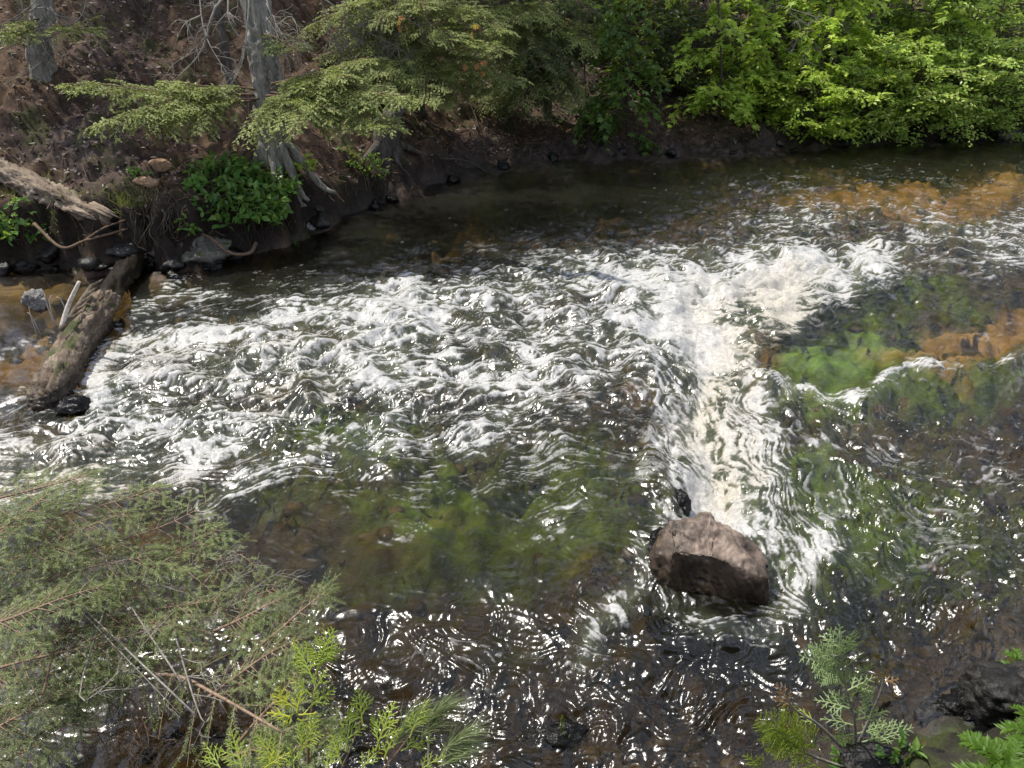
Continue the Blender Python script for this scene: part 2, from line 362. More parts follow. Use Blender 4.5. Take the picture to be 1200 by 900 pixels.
tag(mb.build('ground', m, attrs={'albedo': np.clip(alb, .005, .9), 'wet': wet, 'bed': inriver.astype(float)}), kind='structure')

# cobbles lying on the bed
m, nt, out = mat('bed_cobbles'); N = NT(nt)
c = N.ramp(N.geo('Random Per Island'), [(0., (.02, .018, .01)), (.4, (.045, .038, .02)), (.7, (.07, .057, .03)), (.9, (.1, .08, .042)), (1., (.13, .11, .07))])
c = N.mix(1., c, N.ramp(N.noise(N.pos(), 22, 5, .6), [(.3, .55), (.7, 1.3)]), 'MULTIPLY')
p = N.n('BsdfPrincipled', Base_Color=c, Roughness=.7); N.link(p.outputs[0], out.inputs[0])
import bmesh
bm = bmesh.new(); bmesh.ops.create_icosphere(bm, subdivisions=2, radius=1); cv = np.array([v.co[:] for v in bm.verts]); cf = np.array([[v.index for v in f.verts] for f in bm.faces]); bm.free()
mb = MB(); k = 0
while k < 2600:
    x_, y_ = R.uniform(-7, 8), R.uniform(2.2, 14)
    if not (nb(x_)+.1 < y_ < fb(x_)-.05): continue
    if ground_z(x_, y_) > -.16: continue
    a_, b_ = chart(np.array([x_]), np.array([y_]))
    if R.random() < 1.1*alga.get(a_, b_)[0]+.8*sand.get(a_, b_)[0]: k += 1; continue
    s_ = R.gamma(2.2, .022)+.015; s_ = min(s_, .07); th = R.uniform(0, 3.1); v = cv*np.array([s_*R.uniform(1, 1.6), s_, s_*R.uniform(.4, .7)])*(1+.1*R.normal(0, 1, (len(cv), 1)))
    v = np.stack([v[:, 0]*math.cos(th)-v[:, 1]*math.sin(th), v[:, 0]*math.sin(th)+v[:, 1]*math.cos(th), v[:, 2]], 1)+np.array([x_, y_, float(ground_z(x_, y_)-pool.get(a_, b_)[0])+s_*.15]); mb.add(v, cf); k += 1
tag(mb.build('bed_cobbles', m), 'brown cobbles covering the river bed under the water', 'cobbles', kind='stuff')
# ------------------------------------------------------------------ water
D = Chart()
for pts, w, a in [
    ([(105, 455), (130, 418), (200, 396), (300, 382), (400, 360), (480, 352)], 26, .84),
    ([(110, 472), (220, 446), (330, 422), (430, 402), (520, 372)], 24, .72),
    ([(-60, 545), (80, 520), (170, 502), (260, 500), (340, 482), (420, 456), (480, 440)], 26, .74),
    ([(-80, 590), (100, 560), (200, 542), (300, 525)], 26, .66), ([(230, 590), (330, 548), (400, 522), (470, 482)], 14, .6),
    ([(300, 470), (400, 440), (470, 420)], 14, .4),
    ([(480, 350), (580, 338), (660, 326), (760, 322)], 24, .62), ([(520, 400), (600, 398), (700, 388), (760, 366)], 36, .46),
    ([(540, 520), (590, 502), (622, 472), (560, 440)], 16, .55), ([(500, 440), (640, 452), (720, 440)], 26, .42), ([(470, 500), (420, 540), (380, 560)], 16, .35),
    ([(768, 425), (776, 470), (792, 520), (806, 560), (830, 600)], 24, .97), ([(850, 420), (880, 470), (900, 520)], 26, .55),
    ([(690, 332), (770, 328)], 20, .5), ([(800, 345), (860, 338), (930, 330), (1010, 314)], 24, .86), ([(770, 385), (850, 385), (930, 350)], 34, .84), ([(760, 340), (810, 322), (870, 310)], 18, .5),
    ([(760, 300), (860, 298), (980, 300), (1100, 285), (1230, 290)], 17, .5), ([(640, 310), (740, 300), (850, 275), (960, 262)], 14, .25),
    ([(900, 262), (1000, 250), (1100, 240)], 12, .38), ([(1090, 272), (1240, 265)], 12, .55), ([(860, 225), (1220, 215)], 26, .06), ([(940, 200), (1220, 190)], 14, .04), ([(1000, 330), (1120, 310), (1220, 312)], 14, .3),
    ([(870, 405), (888, 442), (930, 464), (988, 478)], 12, .78), ([(1026, 457), (1060, 444), (1104, 436)], 7, .96), ([(1104, 436), (1220, 418)], 6, .7), ([(985, 478), (1030, 460)], 7, .6), ([(1130, 420), (1160, 390), (1190, 380)], 7, .4),
    ([(955, 520), (978, 560), (985, 612)], 14, .6), ([(955, 640), (930, 672), (915, 712)], 20, .86), ([(900, 640), (950, 618), (1000, 640)], 16, .5), ([(910, 560), (900, 610)], 22, .45),
    ([(770, 605), (748, 660), (716, 712), (700, 768)], 12, .66), ([(730, 690), (690, 760)], 22, .25), ([(768, 700), (820, 728), (880, 738)], 15, .5), ([(640, 605), (692, 592)], 4, .8), ([(600, 640), (660, 620)], 4, .4), ([(450, 630), (520, 612)], 5, .35), ([(680, 780), (700, 740)], 10, .6),
    ([(0, 425), (50, 404), (84, 392)], 8, .35), ([(-20, 480), (40, 462)], 12, .5), ([(158, 366), (195, 350), (235, 342), (262, 342)], 9, .62), ([(1000, 520), (1100, 560), (1200, 560)], 40, .12),
    ([(400, 760), (520, 770), (640, 760)], 10, .2), ([(700, 540), (770, 560), (785, 590)], 12, .3)]: D.stroke(pts, w, a)
D.stroke([(806, 412), (818, 480), (836, 545), (852, 605)], 47, .995, p=5.).stroke([(800, 400), (830, 365), (900, 345), (960, 328)], 40, .9, p=3.).stroke([(880, 470), (890, 540), (885, 600)], 28, .6).stroke([(836, 440), (846, 500), (862, 580)], 15, .8, 'mul')
D.blob(440, 425, 300, 90, .3, -8).blob(640, 420, 200, 90, .4).blob(600, 490, 160, 40, .2).blob(1000, 275, 260, 45, .13).blob(1080, 600, 130, 110, .14).blob(650, 800, 330, 60, .05).blob(560, 550, 170, 50, .17)
D.blob(1000, 405, 105, 42, .03, mode='mul', p=4).blob(1110, 400, 90, 26, .2, -12, mode='mul', p=4).blob(410, 476, 24, 14, .1, mode='mul').blob(560, 210, 330, 60, .1, -8, mode='mul', p=4).blob(745, 500, 50, 70, .35, mode='mul').blob(330, 470, 40, 12, .3, mode='mul').blob(540, 400, 60, 20, .55, mode='mul').blob(885, 372, 50, 18, .7, mode='mul')
Tu = Chart().blob(500, 430, 480, 110, 1., -8, p=4).blob(900, 360, 300, 130, .9, p=4).blob(1000, 260, 330, 60, .55).blob(1090, 610, 220, 180, .6, p=4).blob(650, 800, 520, 110, .55, p=4).blob(740, 680, 90, 100, .6)
Tu.blob(1010, 408, 100, 42, .2, mode='mul', p=4).blob(560, 640, 200, 80, .45, mode='mul').blob(500, 235, 320, 60, .25, -6, mode='mul', p=4).blob(40, 360, 90, 40, .3, mode='mul')
Rp = Chart().blob(1110, 600, 200, 170, 1., p=4).blob(700, 830, 520, 110, .95, p=4).blob(830, 600, 160, 130, .5).blob(560, 640, 260, 60, .05).blob(1000, 220, 260, 70, .45).blob(620, 420, 300, 110, .6).blob(300, 480, 300, 90, .5)
Rp.blob(1020, 405, 120, 40, .15, mode='mul', p=4); Zm = Chart().blob(20, 360, 190, 60, .06, mode='add').blob(700, 510, 70, 90, .07, mode='add').stroke([(812, 430), (826, 500), (846, 590)], 34, -.11, 'add').stroke([(1000, 480), (1060, 449), (1210, 424)], 15, .085, 'add').stroke([(870, 408), (900, 450), (970, 478)], 16, .05, 'add').stroke([(740, 385), (752, 450), (770, 540), (785, 590)], 18, .06, 'add').blob(840, 340, 130, 30, .06, mode='add').stroke([(110, 470), (220, 440), (350, 415), (480, 380)], 16, .05, 'add').stroke([(60, 530), (180, 500), (330, 480), (470, 440)], 16, .05, 'add').blob(560, 720, 200, 60, .03, mode='add').blob(1160, 790, 100, 40, -.05, mode='add')
Tan = Chart().blob(893, 388, 60, 40, .9).blob(838, 470, 40, 60, .75).blob(860, 560, 34, 40, .75).blob(330, 468, 60, 18, .8).blob(130, 558, 90, 26, .75).blob(240, 415, 140, 16, .3).blob(930, 350, 60, 26, .5).blob(180, 450, 90, 14, .3).blob(40, 560, 60, 40, .5)

ss = np.concatenate([-(.80+np.geomspace(.004, 2.6, 60))[::-1], np.linspace(-.80, .80, 1320), .80+np.geomspace(.004, 2.6, 60)])
yy = np.concatenate([np.array([.4, .8, 1.1]), 1.3*(15.6/1.3)**(np.linspace(0, 1, 960))])
SS, YY = np.meshgrid(ss, yy); wy = YY.ravel(); wx = (SS*(YY+1.35)).ravel()
cx, cy = chart(wx, wy)
dn = D.get(cx, cy); tu = Tu.get(cx, cy); rp = Rp.get(cx, cy); zm = Zm.get(cx, cy); tn = Tan.get(cx, cy)
# current direction, blended from observed streaks (chart arrows)
arr = [(100, 430, 200, 395), (250, 400, 400, 365), (300, 490, 420, 455), (60, 530, 200, 500), (200, 570, 330, 540), (550, 345, 700, 328), (600, 430, 720, 420), (520, 520, 640, 470), (560, 570, 680, 560), (700, 500, 770, 520), (600, 640, 720, 610),
       (820, 420, 835, 560), (860, 540, 880, 620), (900, 335, 1000, 318), (1000, 255, 1150, 270), (1000, 400, 1100, 390), (890, 430, 980, 476), (1050, 447, 1180, 424), (980, 540, 1000, 620), (1080, 580, 1180, 560), (930, 640, 918, 710), (745, 660, 700, 760), (560, 740, 680, 760), (500, 830, 680, 850), (850, 740, 950, 730), (1050, 740, 1100, 700), (400, 240, 600, 215), (700, 260, 850, 250), (1000, 200, 1150, 195), (30, 370, 100, 400), (760, 830, 860, 800), (350, 660, 480, 650)]
gxx = np.linspace(-14, 14, 180); gyy = np.linspace(.5, 16, 110); FX, FY = np.meshgrid(gxx, gyy)
fu = np.zeros(FX.shape); fv = np.zeros(FX.shape); fw = np.zeros(FX.shape)
for x0, y0, x1, y1 in arr:
    p0, p1 = at(x0, y0), at(x1, y1); mm = (p0+p1)/2; dd = unit(p1-p0)
    w = 1/((FX-mm[0])**2+(FY-mm[1])**2+.12)**1.6; fu += w*dd[0]; fv += w*dd[1]; fw += w
fl = np.hypot(fu, fv)+1e-9; fu, fv = fu/fl, fv/fl
def flow(x, y):
    u = np.clip((x+14)/28*179, 0, 178.99); v = np.clip((y-.5)/15.5*109, 0, 108.99); i = u.astype(int); j = v.astype(int)
    a = u-i; b = v-j; g = lambda T: (T[j, i]*(1-a)+T[j, i+1]*a)*(1-b)+(T[j+1, i]*(1-a)+T[j+1, i+1]*a)*b
    return g(fu), g(fv)
wob = .05*samp(TV, wx/2.1, wy/2.1)+.012*samp(TS, wx/1.3, wy/1.3); wob2 = .05*samp(TV, wx/2.1+.5, wy/2.1+.3)+.012*samp(TS, wx/1.3+.5, wy/1.3)
qx, qy = wx.copy(), wy.copy(); ax, ay = wx.copy(), wy.copy()
lic1 = 0; lic2 = 0; lic3 = 0; K = 15
for k in range(K):
    for (X, Y, sg) in ((qx, qy, 1), (ax, ay, -1)):
        if k == 0 and sg == -1: continue
        u, v = X+wob, Y+wob2
        lic1 = lic1+samp(TW, u/3.4, v/3.4)
        if k < 13: lic2 = lic2+samp(TW, u/1.7+.4, v/1.7)
        if k < 8: lic3 = lic3+samp(TW2, u/.95+.2, v/.95)
    st = .016 if k < 8 else .028
    a, b = flow(qx, qy); qx = qx+a*st; qy = qy+b*st
    a, b = flow(ax, ay); ax = ax-a*st; ay = ay-b*st
z1 = lambda a: (a-a.mean())/a.std()
fx0, fy0 = flow(wx, wy); ang = np.arctan2(fy0, fx0)
lace = np.zeros(len(wx)); wsum = np.zeros(len(wx))
w1 = .15*samp(TV, wx/2.2+.1, wy/2.2)+.03*samp(TV, wx/.7, wy/.7); w2 = .15*samp(TV, wx/2.2+.6, wy/2.2+.3)+.03*samp(TV, wx/.7+.4, wy/.7)
for k in range(4):
    th = k*math.pi/4; w = np.abs(np.cos(ang-th))**6+1e-3
    U = (wx+w1)*math.cos(th)+(wy+w2)*math.sin(th); V = -(wx+w1)*math.sin(th)+(wy+w2)*math.cos(th)
    r = 0
    for lam, am in ((1.1, 1.), (.52, 1.25), (.26, 1.6)):
        q = 1.6-am*1.5*np.abs(samp(TW2, U/(lam*24*3.4)+.17*k, V/(lam*24)+.31*k)); r = np.logaddexp(r*3, q*3)/3 if lam < 1 else q
    lace += w*r; wsum += w
lace = z1(lace/wsum); lic1 = z1(lic1); lic2 = z1(lic2); lic3 = z1(lic3); nr = 1-sstep(4., 7., wy)
fine = samp(TW, wx/.42, wy/.42)
rough = samp(TF, wx/.8+.2, wy/.8)
pat = (.75-.1*nr)*lace+.5*lic1+.5*lic2+(.3+.3*nr)*lic3+.55*rough+.45*samp(TS, wx/2.4+.1, wy/2.4)
rk = np.empty(len(pat)); rk[np.argsort(pat)] = np.linspace(0, 1, len(pat))
dn2 = np.clip(dn*(1+.3*(1-dn)*samp(TF2, wx/1.7, wy/1.7)), 0, 1)
tt = 1-.58*dn2-.62*dn2**5; foam = sstep(tt-.3, tt+.44, rk)*sstep(.015, .1, dn2)
# bubbles and flecks riding the current
nfl = 1500; pk = R.integers(0, len(wx), 60000); pk = pk[R.random(60000) < (1-sstep(620, 700, cy[pk])*sstep(420, 380, cx[pk]))*np.clip(.02+.5*dn2[pk]+.22*rp[pk]*(cy[pk] < 700)+.1*(cx[pk] > 700)*(cy[pk] < 300), 0, 1)]
pk = pk[:nfl]; W = len(ss)
for o_, a_ in ((0, 1.), (1, .55), (-1, .45), (W, .4), (-W, .4)):
    j = np.clip(pk+o_, 0, len(wx)-1); foam[j] = np.maximum(foam[j], a_*R.uniform(.25, .8, len(pk)))
h = zm+tu*(.02*samp(TW2, wx/20+.4, wy/17)+.018*samp(TW2, wx/11, wy/11)+.0065*samp(TW2, wx/5+.3, wy/5)+.0030*lace+.004*lic1)
h += (.1+rp)*(.0018*lic2+.0003*lic3+.006*nr*samp(TW2, wx/8.5+.05*samp(TV, wx/2, wy/2), wy/5.2)+.0021*samp(TW2, wx/2.9+.04*samp(TS, wx/2, wy/2), wy/2.)+.0005*samp(TW2, wx/1.3, wy/1.1+.4))+.004*samp(TS, wx/2, wy/2)
h += foam*(.003+.004*tu)
edge = np.minimum(fb(wx)-wy, wy-nb(wx)); h = h*sstep(-.2, .5, edge)
gw = ground_z(wx, wy); deep = np.clip(h-gw-(.12*np.maximum(sand.get(cx, cy), .8*alga.get(cx, cy))-pool.get(cx, cy)*1.3)*np.clip(-gw/.3, 0, 1), 0, 1.)
m, nt, out = mat('river_water'); N = NT(nt)
P0 = N.pos(); fo = N.attr('foam'); rpn = N.attr('ripple')
nb1 = N.noise(P0, 26, 3, .5, .6); nb2 = N.noise(P0, 75, 3, .55, .4)
bh = N.math('ADD', N.math('MULTIPLY', nb1, 1.), N.math('MULTIPLY', nb2, .35))
bn = N.bump(bh, .5, .012); bnode = nt.nodes[-1]; N.link(N.math('MULTIPLY_ADD', rpn, .3), bnode.inputs['Strength']); nt.nodes[-1].inputs[2].default_value = .06
dp = N.attr('deep')
tint = N.ramp(dp, [(0., (.98, .95, .88)), (.35, (.82, .7, .44)), (.8, (.62, .47, .24))])
tr = N.n('BsdfTransparent'); N.link(tint, tr.inputs[0])
murk = N.n('BsdfDiffuse'); murk.inputs[0].default_value = (.013, .013, .006, 1)
aer = N.attr('aerated'); mc_ = N.mix(aer, (.013, .013, .006), (.15, .17, .1)); N.link(mc_, murk.inputs[0])
b1 = N.n('MixShader'); N.link(N.math('MAXIMUM', N.math('MULTIPLY', dp, .5, True), N.math('MULTIPLY', aer, .5)), b1.inputs[0]); N.link(tr.outputs[0], b1.inputs[1]); N.link(murk.outputs[0], b1.inputs[2])
gl = N.n('BsdfGlossy', Roughness=.21); N.link(bn, gl.inputs['Normal']); gl.inputs[0].default_value = (1, 1, 1, 1)
fr = N.n('Fresnel', IOR=1.55); N.link(bn, fr.inputs['Normal'])
b2 = N.n('MixShader'); N.link(fr.outputs[0], b2.inputs[0]); N.link(b1.outputs[0], b2.inputs[1]); N.link(gl.outputs[0], b2.inputs[2])
fn = N.noise(P0, 26, 6, .65, 1.2); fn2 = N.noise(P0, 110, 3, .6)
fsum = N.math('ADD', fo, N.math('MULTIPLY', N.math('ADD', N.math('SUBTRACT', fn, .5), N.math('MULTIPLY', N.math('SUBTRACT', fn2, .5), .6)), .36))
ff = N.ramp(fsum, [(.1, 0.), (.45, .24), (.8, .72), (1., .93)]); ff = N.math('MULTIPLY', ff, N.ramp(fo, [(.02, 0.), (.16, 1.)]))
fc = N.mix(N.math('MULTIPLY', N.attr('tan'), .62), (.56, .55, .53), (.52, .42, .25))
fc = N.mix(1., fc, N.ramp(fn, [(.3, .62), (.62, 1.08)]), 'MULTIPLY')
fb_ = N.n('BsdfPrincipled', Base_Color=fc, Roughness=.55); N.link(N.bump(N.math('ADD', fn, N.math('MULTIPLY', fn2, .5)), .4, .012), fb_.inputs['Normal'])
b3 = N.n('MixShader'); N.link(ff, b3.inputs[0]); N.link(b2.outputs[0], b3.inputs[1]); N.link(fb_.outputs[0], b3.inputs[2]); N.link(b3.outputs[0], out.inputs[0])
mb = MB(); mb.add(np.stack([wx, wy, h], 1), grid_faces(len(yy), len(ss)))
tag(mb.build('river_water', m, attrs={'aerated': np.clip(dn2*1.15-.08, 0, 1), 'foam': foam, 'ripple': rp, 'deep': deep, 'tan': tn}), kind='structure')
def water_z(x, y):
    i = np.argmin(np.abs(yy-y)); j = np.argmin(np.abs(ss*(y+1.35)-x)); return h[i*len(ss)+j]
# spray: drops thrown up over the falls and the hole
ico_v = np.array([(0, 0, 1), (.9, 0, .1), (-.3, .85, .1), (-.5, -.75, .1), (0, 0, -.8)]); ico_f = np.array([(0, 1, 2), (0, 2, 3), (0, 3, 1), (4, 2, 1), (4, 3, 2), (4, 1, 3)])
cand = np.where((dn > .55) & (tu > .5))[0]; k = R.choice(cand, 900)
k = k[np.hypot(wx[k], wy[k]) < 9]
pz = h[k]+.01+R.exponential(.022, len(k)); sz = R.uniform(.0025, .007, len(k))
V = (np.stack([wx[k], wy[k], pz], 1)[:, None, :]+ico_v[None]*sz[:, None, None]).reshape(-1, 3)
mw, nt, out = mat('white_spray'); N = NT(nt); p = N.n('BsdfPrincipled', Base_Color=(.85, .85, .84), Roughness=.3); N.link(p.outputs[0], out.inputs[0])
mb = MB(); mb.add(V, (ico_f[None]+5*np.arange(len(k))[:, None, None]).reshape(-1, 3))
tag(mb.build('water_spray', mw), 'white drops of spray above the foaming falls', 'spray', kind='stuff')
# ------------------------------------------------------------------ plant kit
NEEDLE = 'n'
def frame(D, N0):
    D = unit(D); Sd = unit(np.cross(D, N0)); return D, Sd, np.cross(Sd, D)
def needles(mb, P, D, N0, L, n, nl, nw, mi=0, spread=.8, jitter=.35, curl=0.):
    """P,D,N0 (m,3), L (m,): 2n thin blades in a comb along each twig"""
    m = len(P)
    if m == 0: return
    D, Sd, Up = frame(D, N0)
    t = (np.arange(n)+.5)/n
    t = np.clip(t[None, :, None]+R.uniform(-.4, .4, (m, n, 2))/n, 0, 1)
    sg = np.array([1., -1.])[None, None, :]
    base = P[:, None, None, :]+D[:, None, None, :]*(L[:, None, None, None]*t[..., None])
    a = spread*(1-.45*t)+R.normal(0, jitter*.5, t.shape)
    up = R.normal(.12, jitter, t.shape)
    dr = np.cos(a)[..., None]*D[:, None, None, :]+(np.sin(a)*sg)[..., None]*Sd[:, None, None, :]+up[..., None]*Up[:, None, None, :]
    dr = unit(dr); ln = nl*R.uniform(.65, 1.15, t.shape)*(1-.45*np.abs(t-.4))
    tip = base+dr*ln[..., None]; tip[..., 2] -= curl*ln
    wd = unit(np.cross(dr, Up[:, None, None, :]+R.normal(0, .35, dr.shape)))*(nw/2)
    mid = base+dr*(ln*.55)[..., None]
    V = np.stack([base-wd*.5, base+wd*.5, mid+wd, tip, mid-wd], -2).reshape(-1, 3)
    q = np.arange(m*n*2)[:, None]*5
    mb.add(V, [np.concatenate([q, q+1, q+2, q+4], 1), np.concatenate([q+4, q+2, q+3], 1)], mi)
LEAF = {
 'oval': np.array([(0, 0, 0), (.22, .2, .05), (.55, .27, .07), (.85, .13, .03), (1, 0, -.05), (.85, -.13, .03), (.55, -.27, .07), (.22, -.2, .05)]),
 'maple': np.array([(0, 0, 0), (.02, .2, .03), (.2, .52, .02), (.34, .27, .06), (.68, .48, .02), (.66, .17, .05), (1.05, 0, -.08), (.66, -.17, .05), (.68, -.48, .02), (.34, -.27, .06), (.2, -.52, .02), (.02, -.2, .03)]),
 'dia': np.array([(0, 0, 0), (.45, .25, .06), (1, 0, -.03), (.45, -.25, .06)]),
}
def leaves(mb, P, D, N0, size, kind='oval', mi=0):
    T = LEAF[kind]; k = len(T); m = len(P)
    if m == 0: return
    D, Sd, Up = frame(D, N0); size = np.broadcast_to(size, (m,))
    cv = R.normal(-.1, .12, m)
    z = T[None, :, 2]+cv[:, None]*T[None, :, 0]**2
    V = P[:, None, :]+size[:, None, None]*(T[None, :, 0, None]*D[:, None, :]+T[None, :, 1, None]*Sd[:, None, :]+z[..., None]*Up[:, None, :])
    h = k//2; q = np.arange(m)[:, None]*k
    mb.add(V.reshape(-1, 3), [q+np.arange(0, h+1)[None], q+np.array([0]+list(range(h, k)))[None]], mi)
def rv(n, s=1.): return R.normal(0, s, (n, 3))

def bough(base, dr, Ln, droop=.15, width=.42, wr=.012, ns=26, tw=.09, nn=9, nl=.018, nw=.0055, tipup=.0, spray_droop=.12, wood=None, ndl=None, bare=.15, subtw=1.0, roll=0., jit=.14):
    """flat evergreen bough: axis, side branches in a plane, needle combs. Returns axis points."""
    wood = wood if wood is not None else MB(); ndl = ndl if ndl is not None else MB()
    base = np.asarray(base, float); dr = unit(np.asarray(dr, float)); n = 14
    t = np.linspace(0, 1, n); sd = unit(np.cross(dr, (0, 0, 1.)))
    ax = base+dr*(Ln*t)[:, None]; ax[:, 2] += -droop*Ln*t**2+tipup*Ln*t**3
    ax += sd*(Ln*.05*np.sin(t*R.uniform(2, 5)+R.uniform(0, 6))*t)[:, None]; ax[:, 2] += Ln*.02*np.sin(t*7+R.uniform(0, 6))*t
    tube(wood, ax, wr*(1-.8*t), 5)
    TP, TD, TN, TL = [], [], [], []
    for i in range(ns):
        u = bare+(1-bare)*(i+R.uniform(.1, .9))/ns; f = u*(n-1); k = min(int(f), n-2); p = ax[k]+(ax[k+1]-ax[k])*(f-k)
        d0 = unit(ax[k+1]-ax[k]); s0 = unit(np.cross(d0, (0, 0, 1.))); u0 = np.cross(s0, d0)
        s0 = s0*math.cos(roll)+u0*math.sin(roll); u0 = np.cross(s0, d0)
        for sg in (1, -1):
            if R.random() < .12: continue
            l = width*Ln*(.25+.75*min(1, (1-u)*1.35))*min(1, .45+u*2.2)*R.uniform(.6, 1.15)
            a = math.radians(R.uniform(42, 66)); d = d0*math.cos(a)+s0*sg*math.sin(a)+u0*R.normal(0, jit); d = unit(d)
            q = np.linspace(0, 1, 5); side = p+d*(l*q)[:, None]; side[:, 2] -= spray_droop*l*q**2*R.uniform(.3, 1.6); side += u0*(R.normal(0, .03)*l*q)[:, None]
            tube(wood, side, wr*.35*(1-.7*q), 3, cap=False)
            nt_ = max(3, int(l/tw*2.2*subtw)); qq = (np.arange(nt_)+.6)/nt_; g = np.clip(qq*4, 0, 3.99); kk = g.astype(int)
            pp = side[kk]+(side[np.minimum(kk+1, 4)]-side[kk])*(g-kk)[:, None]; dd = unit(side[np.minimum(kk+1, 4)]-side[kk]+1e-6)
            ss_ = unit(np.cross(dd, u0)); al = np.where(np.arange(nt_) % 2 == 0, 1, -1)[:, None]*.85
            td = unit(dd*.75+ss_*al+rv(nt_, .13)); td[:, 2] -= .1
            TP.append(pp); TD.append(td); TN.append(np.tile(u0, (nt_, 1))+rv(nt_, .15)); TL.append(tw*R.uniform(.6, 1.3, nt_)*(1.1-.35*qq))
            TP.append(side[3:4]); TD.append(unit(side[4:5]-side[3:4])); TN.append(u0[None]); TL.append(np.array([tw*1.3]))
    if TP: needles(ndl, np.concatenate(TP), np.concatenate(TD), np.concatenate(TN), np.concatenate(TL), nn, nl, nw)
    return ax
def bare_branch(mb, pts, r0, r1=.002, kids=5, klen=.35, sides=5, depth=1, bend=.25, mi=0):
    """dead limb with forking twigs"""
    P = spline(pts, 12) if len(pts) > 2 else spline([pts[0], (np.asarray(pts[0])+np.asarray(pts[1]))/2+rv(1, .02)[0], pts[1]], 10)
    tube(mb, P, np.linspace(r0, r1, len(P)), sides, mi)
    L_ = np.linalg.norm(np.diff(P, axis=0), axis=1).sum()
    for i in range(kids):
        k = R.integers(2, len(P)-1); d = unit(P[k]-P[k-1]); v = unit(np.cross(d, rv(1)[0])); dd = unit(d*R.uniform(.4, 1)+v*R.uniform(.5, 1.))
        l = klen*R.uniform(.4, 1.1); e = P[k]+dd*l; mdp = (P[k]+e)/2+rv(1, l*bend*.35)[0]
        e = e+np.array([0, 0, -.12*l])
        if depth > 0: bare_branch(mb, [P[k], mdp, e], r0*(1-k/len(P))*.6+r1, r1*.8, max(2, kids-2), klen*.5, 3, depth-1, bend, mi)
        else: tube(mb, spline([P[k], mdp, e], 6), np.linspace(r0*.4+r1*.5, r1*.6, 6), 3, mi, cap=False)
def trunk(mb, pts, r0, r1, flare=.7, nroot=5, sides=28, n=56, rough=.07, mi=0, seed=0):
    P = spline(pts, n); s = np.concatenate([[0], np.cumsum(np.linalg.norm(np.diff(P, axis=0), axis=1))])
    r = r0+(r1-r0)*(s/s[-1])**.8
    ph = R.uniform(0, 6, 3)
    def disp(t, th):
        hh = (t*s[-1])[:, None]
        fl = flare*np.exp(-hh/(r0*1.5))*(.55+.75*np.maximum(0, np.cos(nroot*th+ph[0]))[None, :])
        u = th[None, :]/(2*np.pi)
        ridg = samp(TF2, u*1.0+0*hh, hh*.06+seed*.1)*rough+samp(TW, u*1.+.02*samp(TF, u+0*hh, hh*.3), hh*.05)*rough*.6
        return 1+fl+ridg+.05*samp(TS, u+0*hh, hh*.15)
    tube(mb, P, r, sides, mi, disp); return P, r
def leafy(stem_mb, leaf_mb, base, top, spread, nbr, ntw, nlf, size, kind='oval', r0=.015, start=.2, flat=.5, droop=.1, brl=None, mi=0, stems=1, lean=.25):
    """broad-leaved shrub or sapling: stems, branches, twigs, paired leaves"""
    base = np.asarray(base, float); top = np.asarray(top, float); Ht = np.linalg.norm(top-base)
    PP, DD, NN, SZ = [], [], [], []
    for s in range(stems):
        b = base+np.array([*R.normal(0, .06*spread*(stems > 1), 2), 0]); tp = top+np.array([*R.normal(0, lean*spread*(stems > 1), 2), R.normal(0, .12*Ht*(stems > 1))])
        b[2] = base[2]-.05
        ax = spline([b, b+(tp-b)*.4+rv(1, .04*Ht)[0], tp], 16); tube(stem_mb, ax, np.linspace(r0, r0*.25, 16), 6)
        for i in range(nbr):
            u = start+(1-start)*(i+R.random())/nbr; f = u*15; k = min(int(f), 14); p = ax[k]+(ax[k+1]-ax[k])*(f-k)
            az = R.uniform(0, 2*np.pi); l = (brl or spread)*(.35+.75*(1-abs(u-.45)*1.1))*R.uniform(.5, 1.15)
            d = np.array([math.cos(az), math.sin(az), R.uniform(.05, .75)*(1-flat*.6)]); d = unit(d); q = np.linspace(0, 1, 8)
            br = p+d*(l*q)[:, None]; br[:, 2] -= droop*l*q**2*R.uniform(.5, 2.); br += (rv(1, .05*l)[0])*np.sin(q*3)[:, None]
            tube(stem_mb, br, np.linspace(r0*.4, r0*.12, 8), 4, cap=False)
            for j in range(ntw):
                v = .25+.75*(j+R.random())/ntw; g = v*7; kk = min(int(g), 6); p2 = br[kk]+(br[kk+1]-br[kk])*(g-kk)
                d1 = unit(br[kk+1]-br[kk]); sd = unit(np.cross(d1, (0, 0, 1.)))*(1 if j % 2 else -1)
                l2 = l*R.uniform(.22, .5); d2 = unit(d1*.7+sd*R.uniform(.4, 1.)+np.array([0, 0, R.normal(.05, .25)]))
                tw_ = p2+d2*(l2*np.linspace(0, 1, 4))[:, None]; tw_[:, 2] -= droop*l2*np.linspace(0, 1, 4)**2*1.5
                tube(stem_mb, tw_, np.linspace(r0*.16, r0*.07, 4), 3, cap=False)
                m_ = max(2, nlf); w_ = (np.arange(m_)+.7)/m_; g2 = np.clip(w_*3, 0, 2.99); k3 = g2.astype(int); p3 = tw_[k3]+(tw_[k3+1]-tw_[k3])*(g2-k3)[:, None]
                s2 = unit(np.cross(d2, (0, 0, 1.)))*np.where(np.arange(m_) % 2 == 0, 1, -1)[:, None]
                d3 = unit(d2*R.uniform(.3, .9, (m_, 1))+s2*.8+rv(m_, .3)); d3[:, 2] -= R.uniform(.05, .6, m_)*(.3+droop)
                d3[-1] = d2
                PP.append(p3+d3*.012); DD.append(d3); NN.append(np.array([0, 0, 1.])+rv(m_, .38)); SZ.append(size*R.uniform(.6, 1.2, m_))
    leaves(leaf_mb, np.concatenate(PP), np.concatenate(DD), np.concatenate(NN), np.concatenate(SZ), kind, mi)
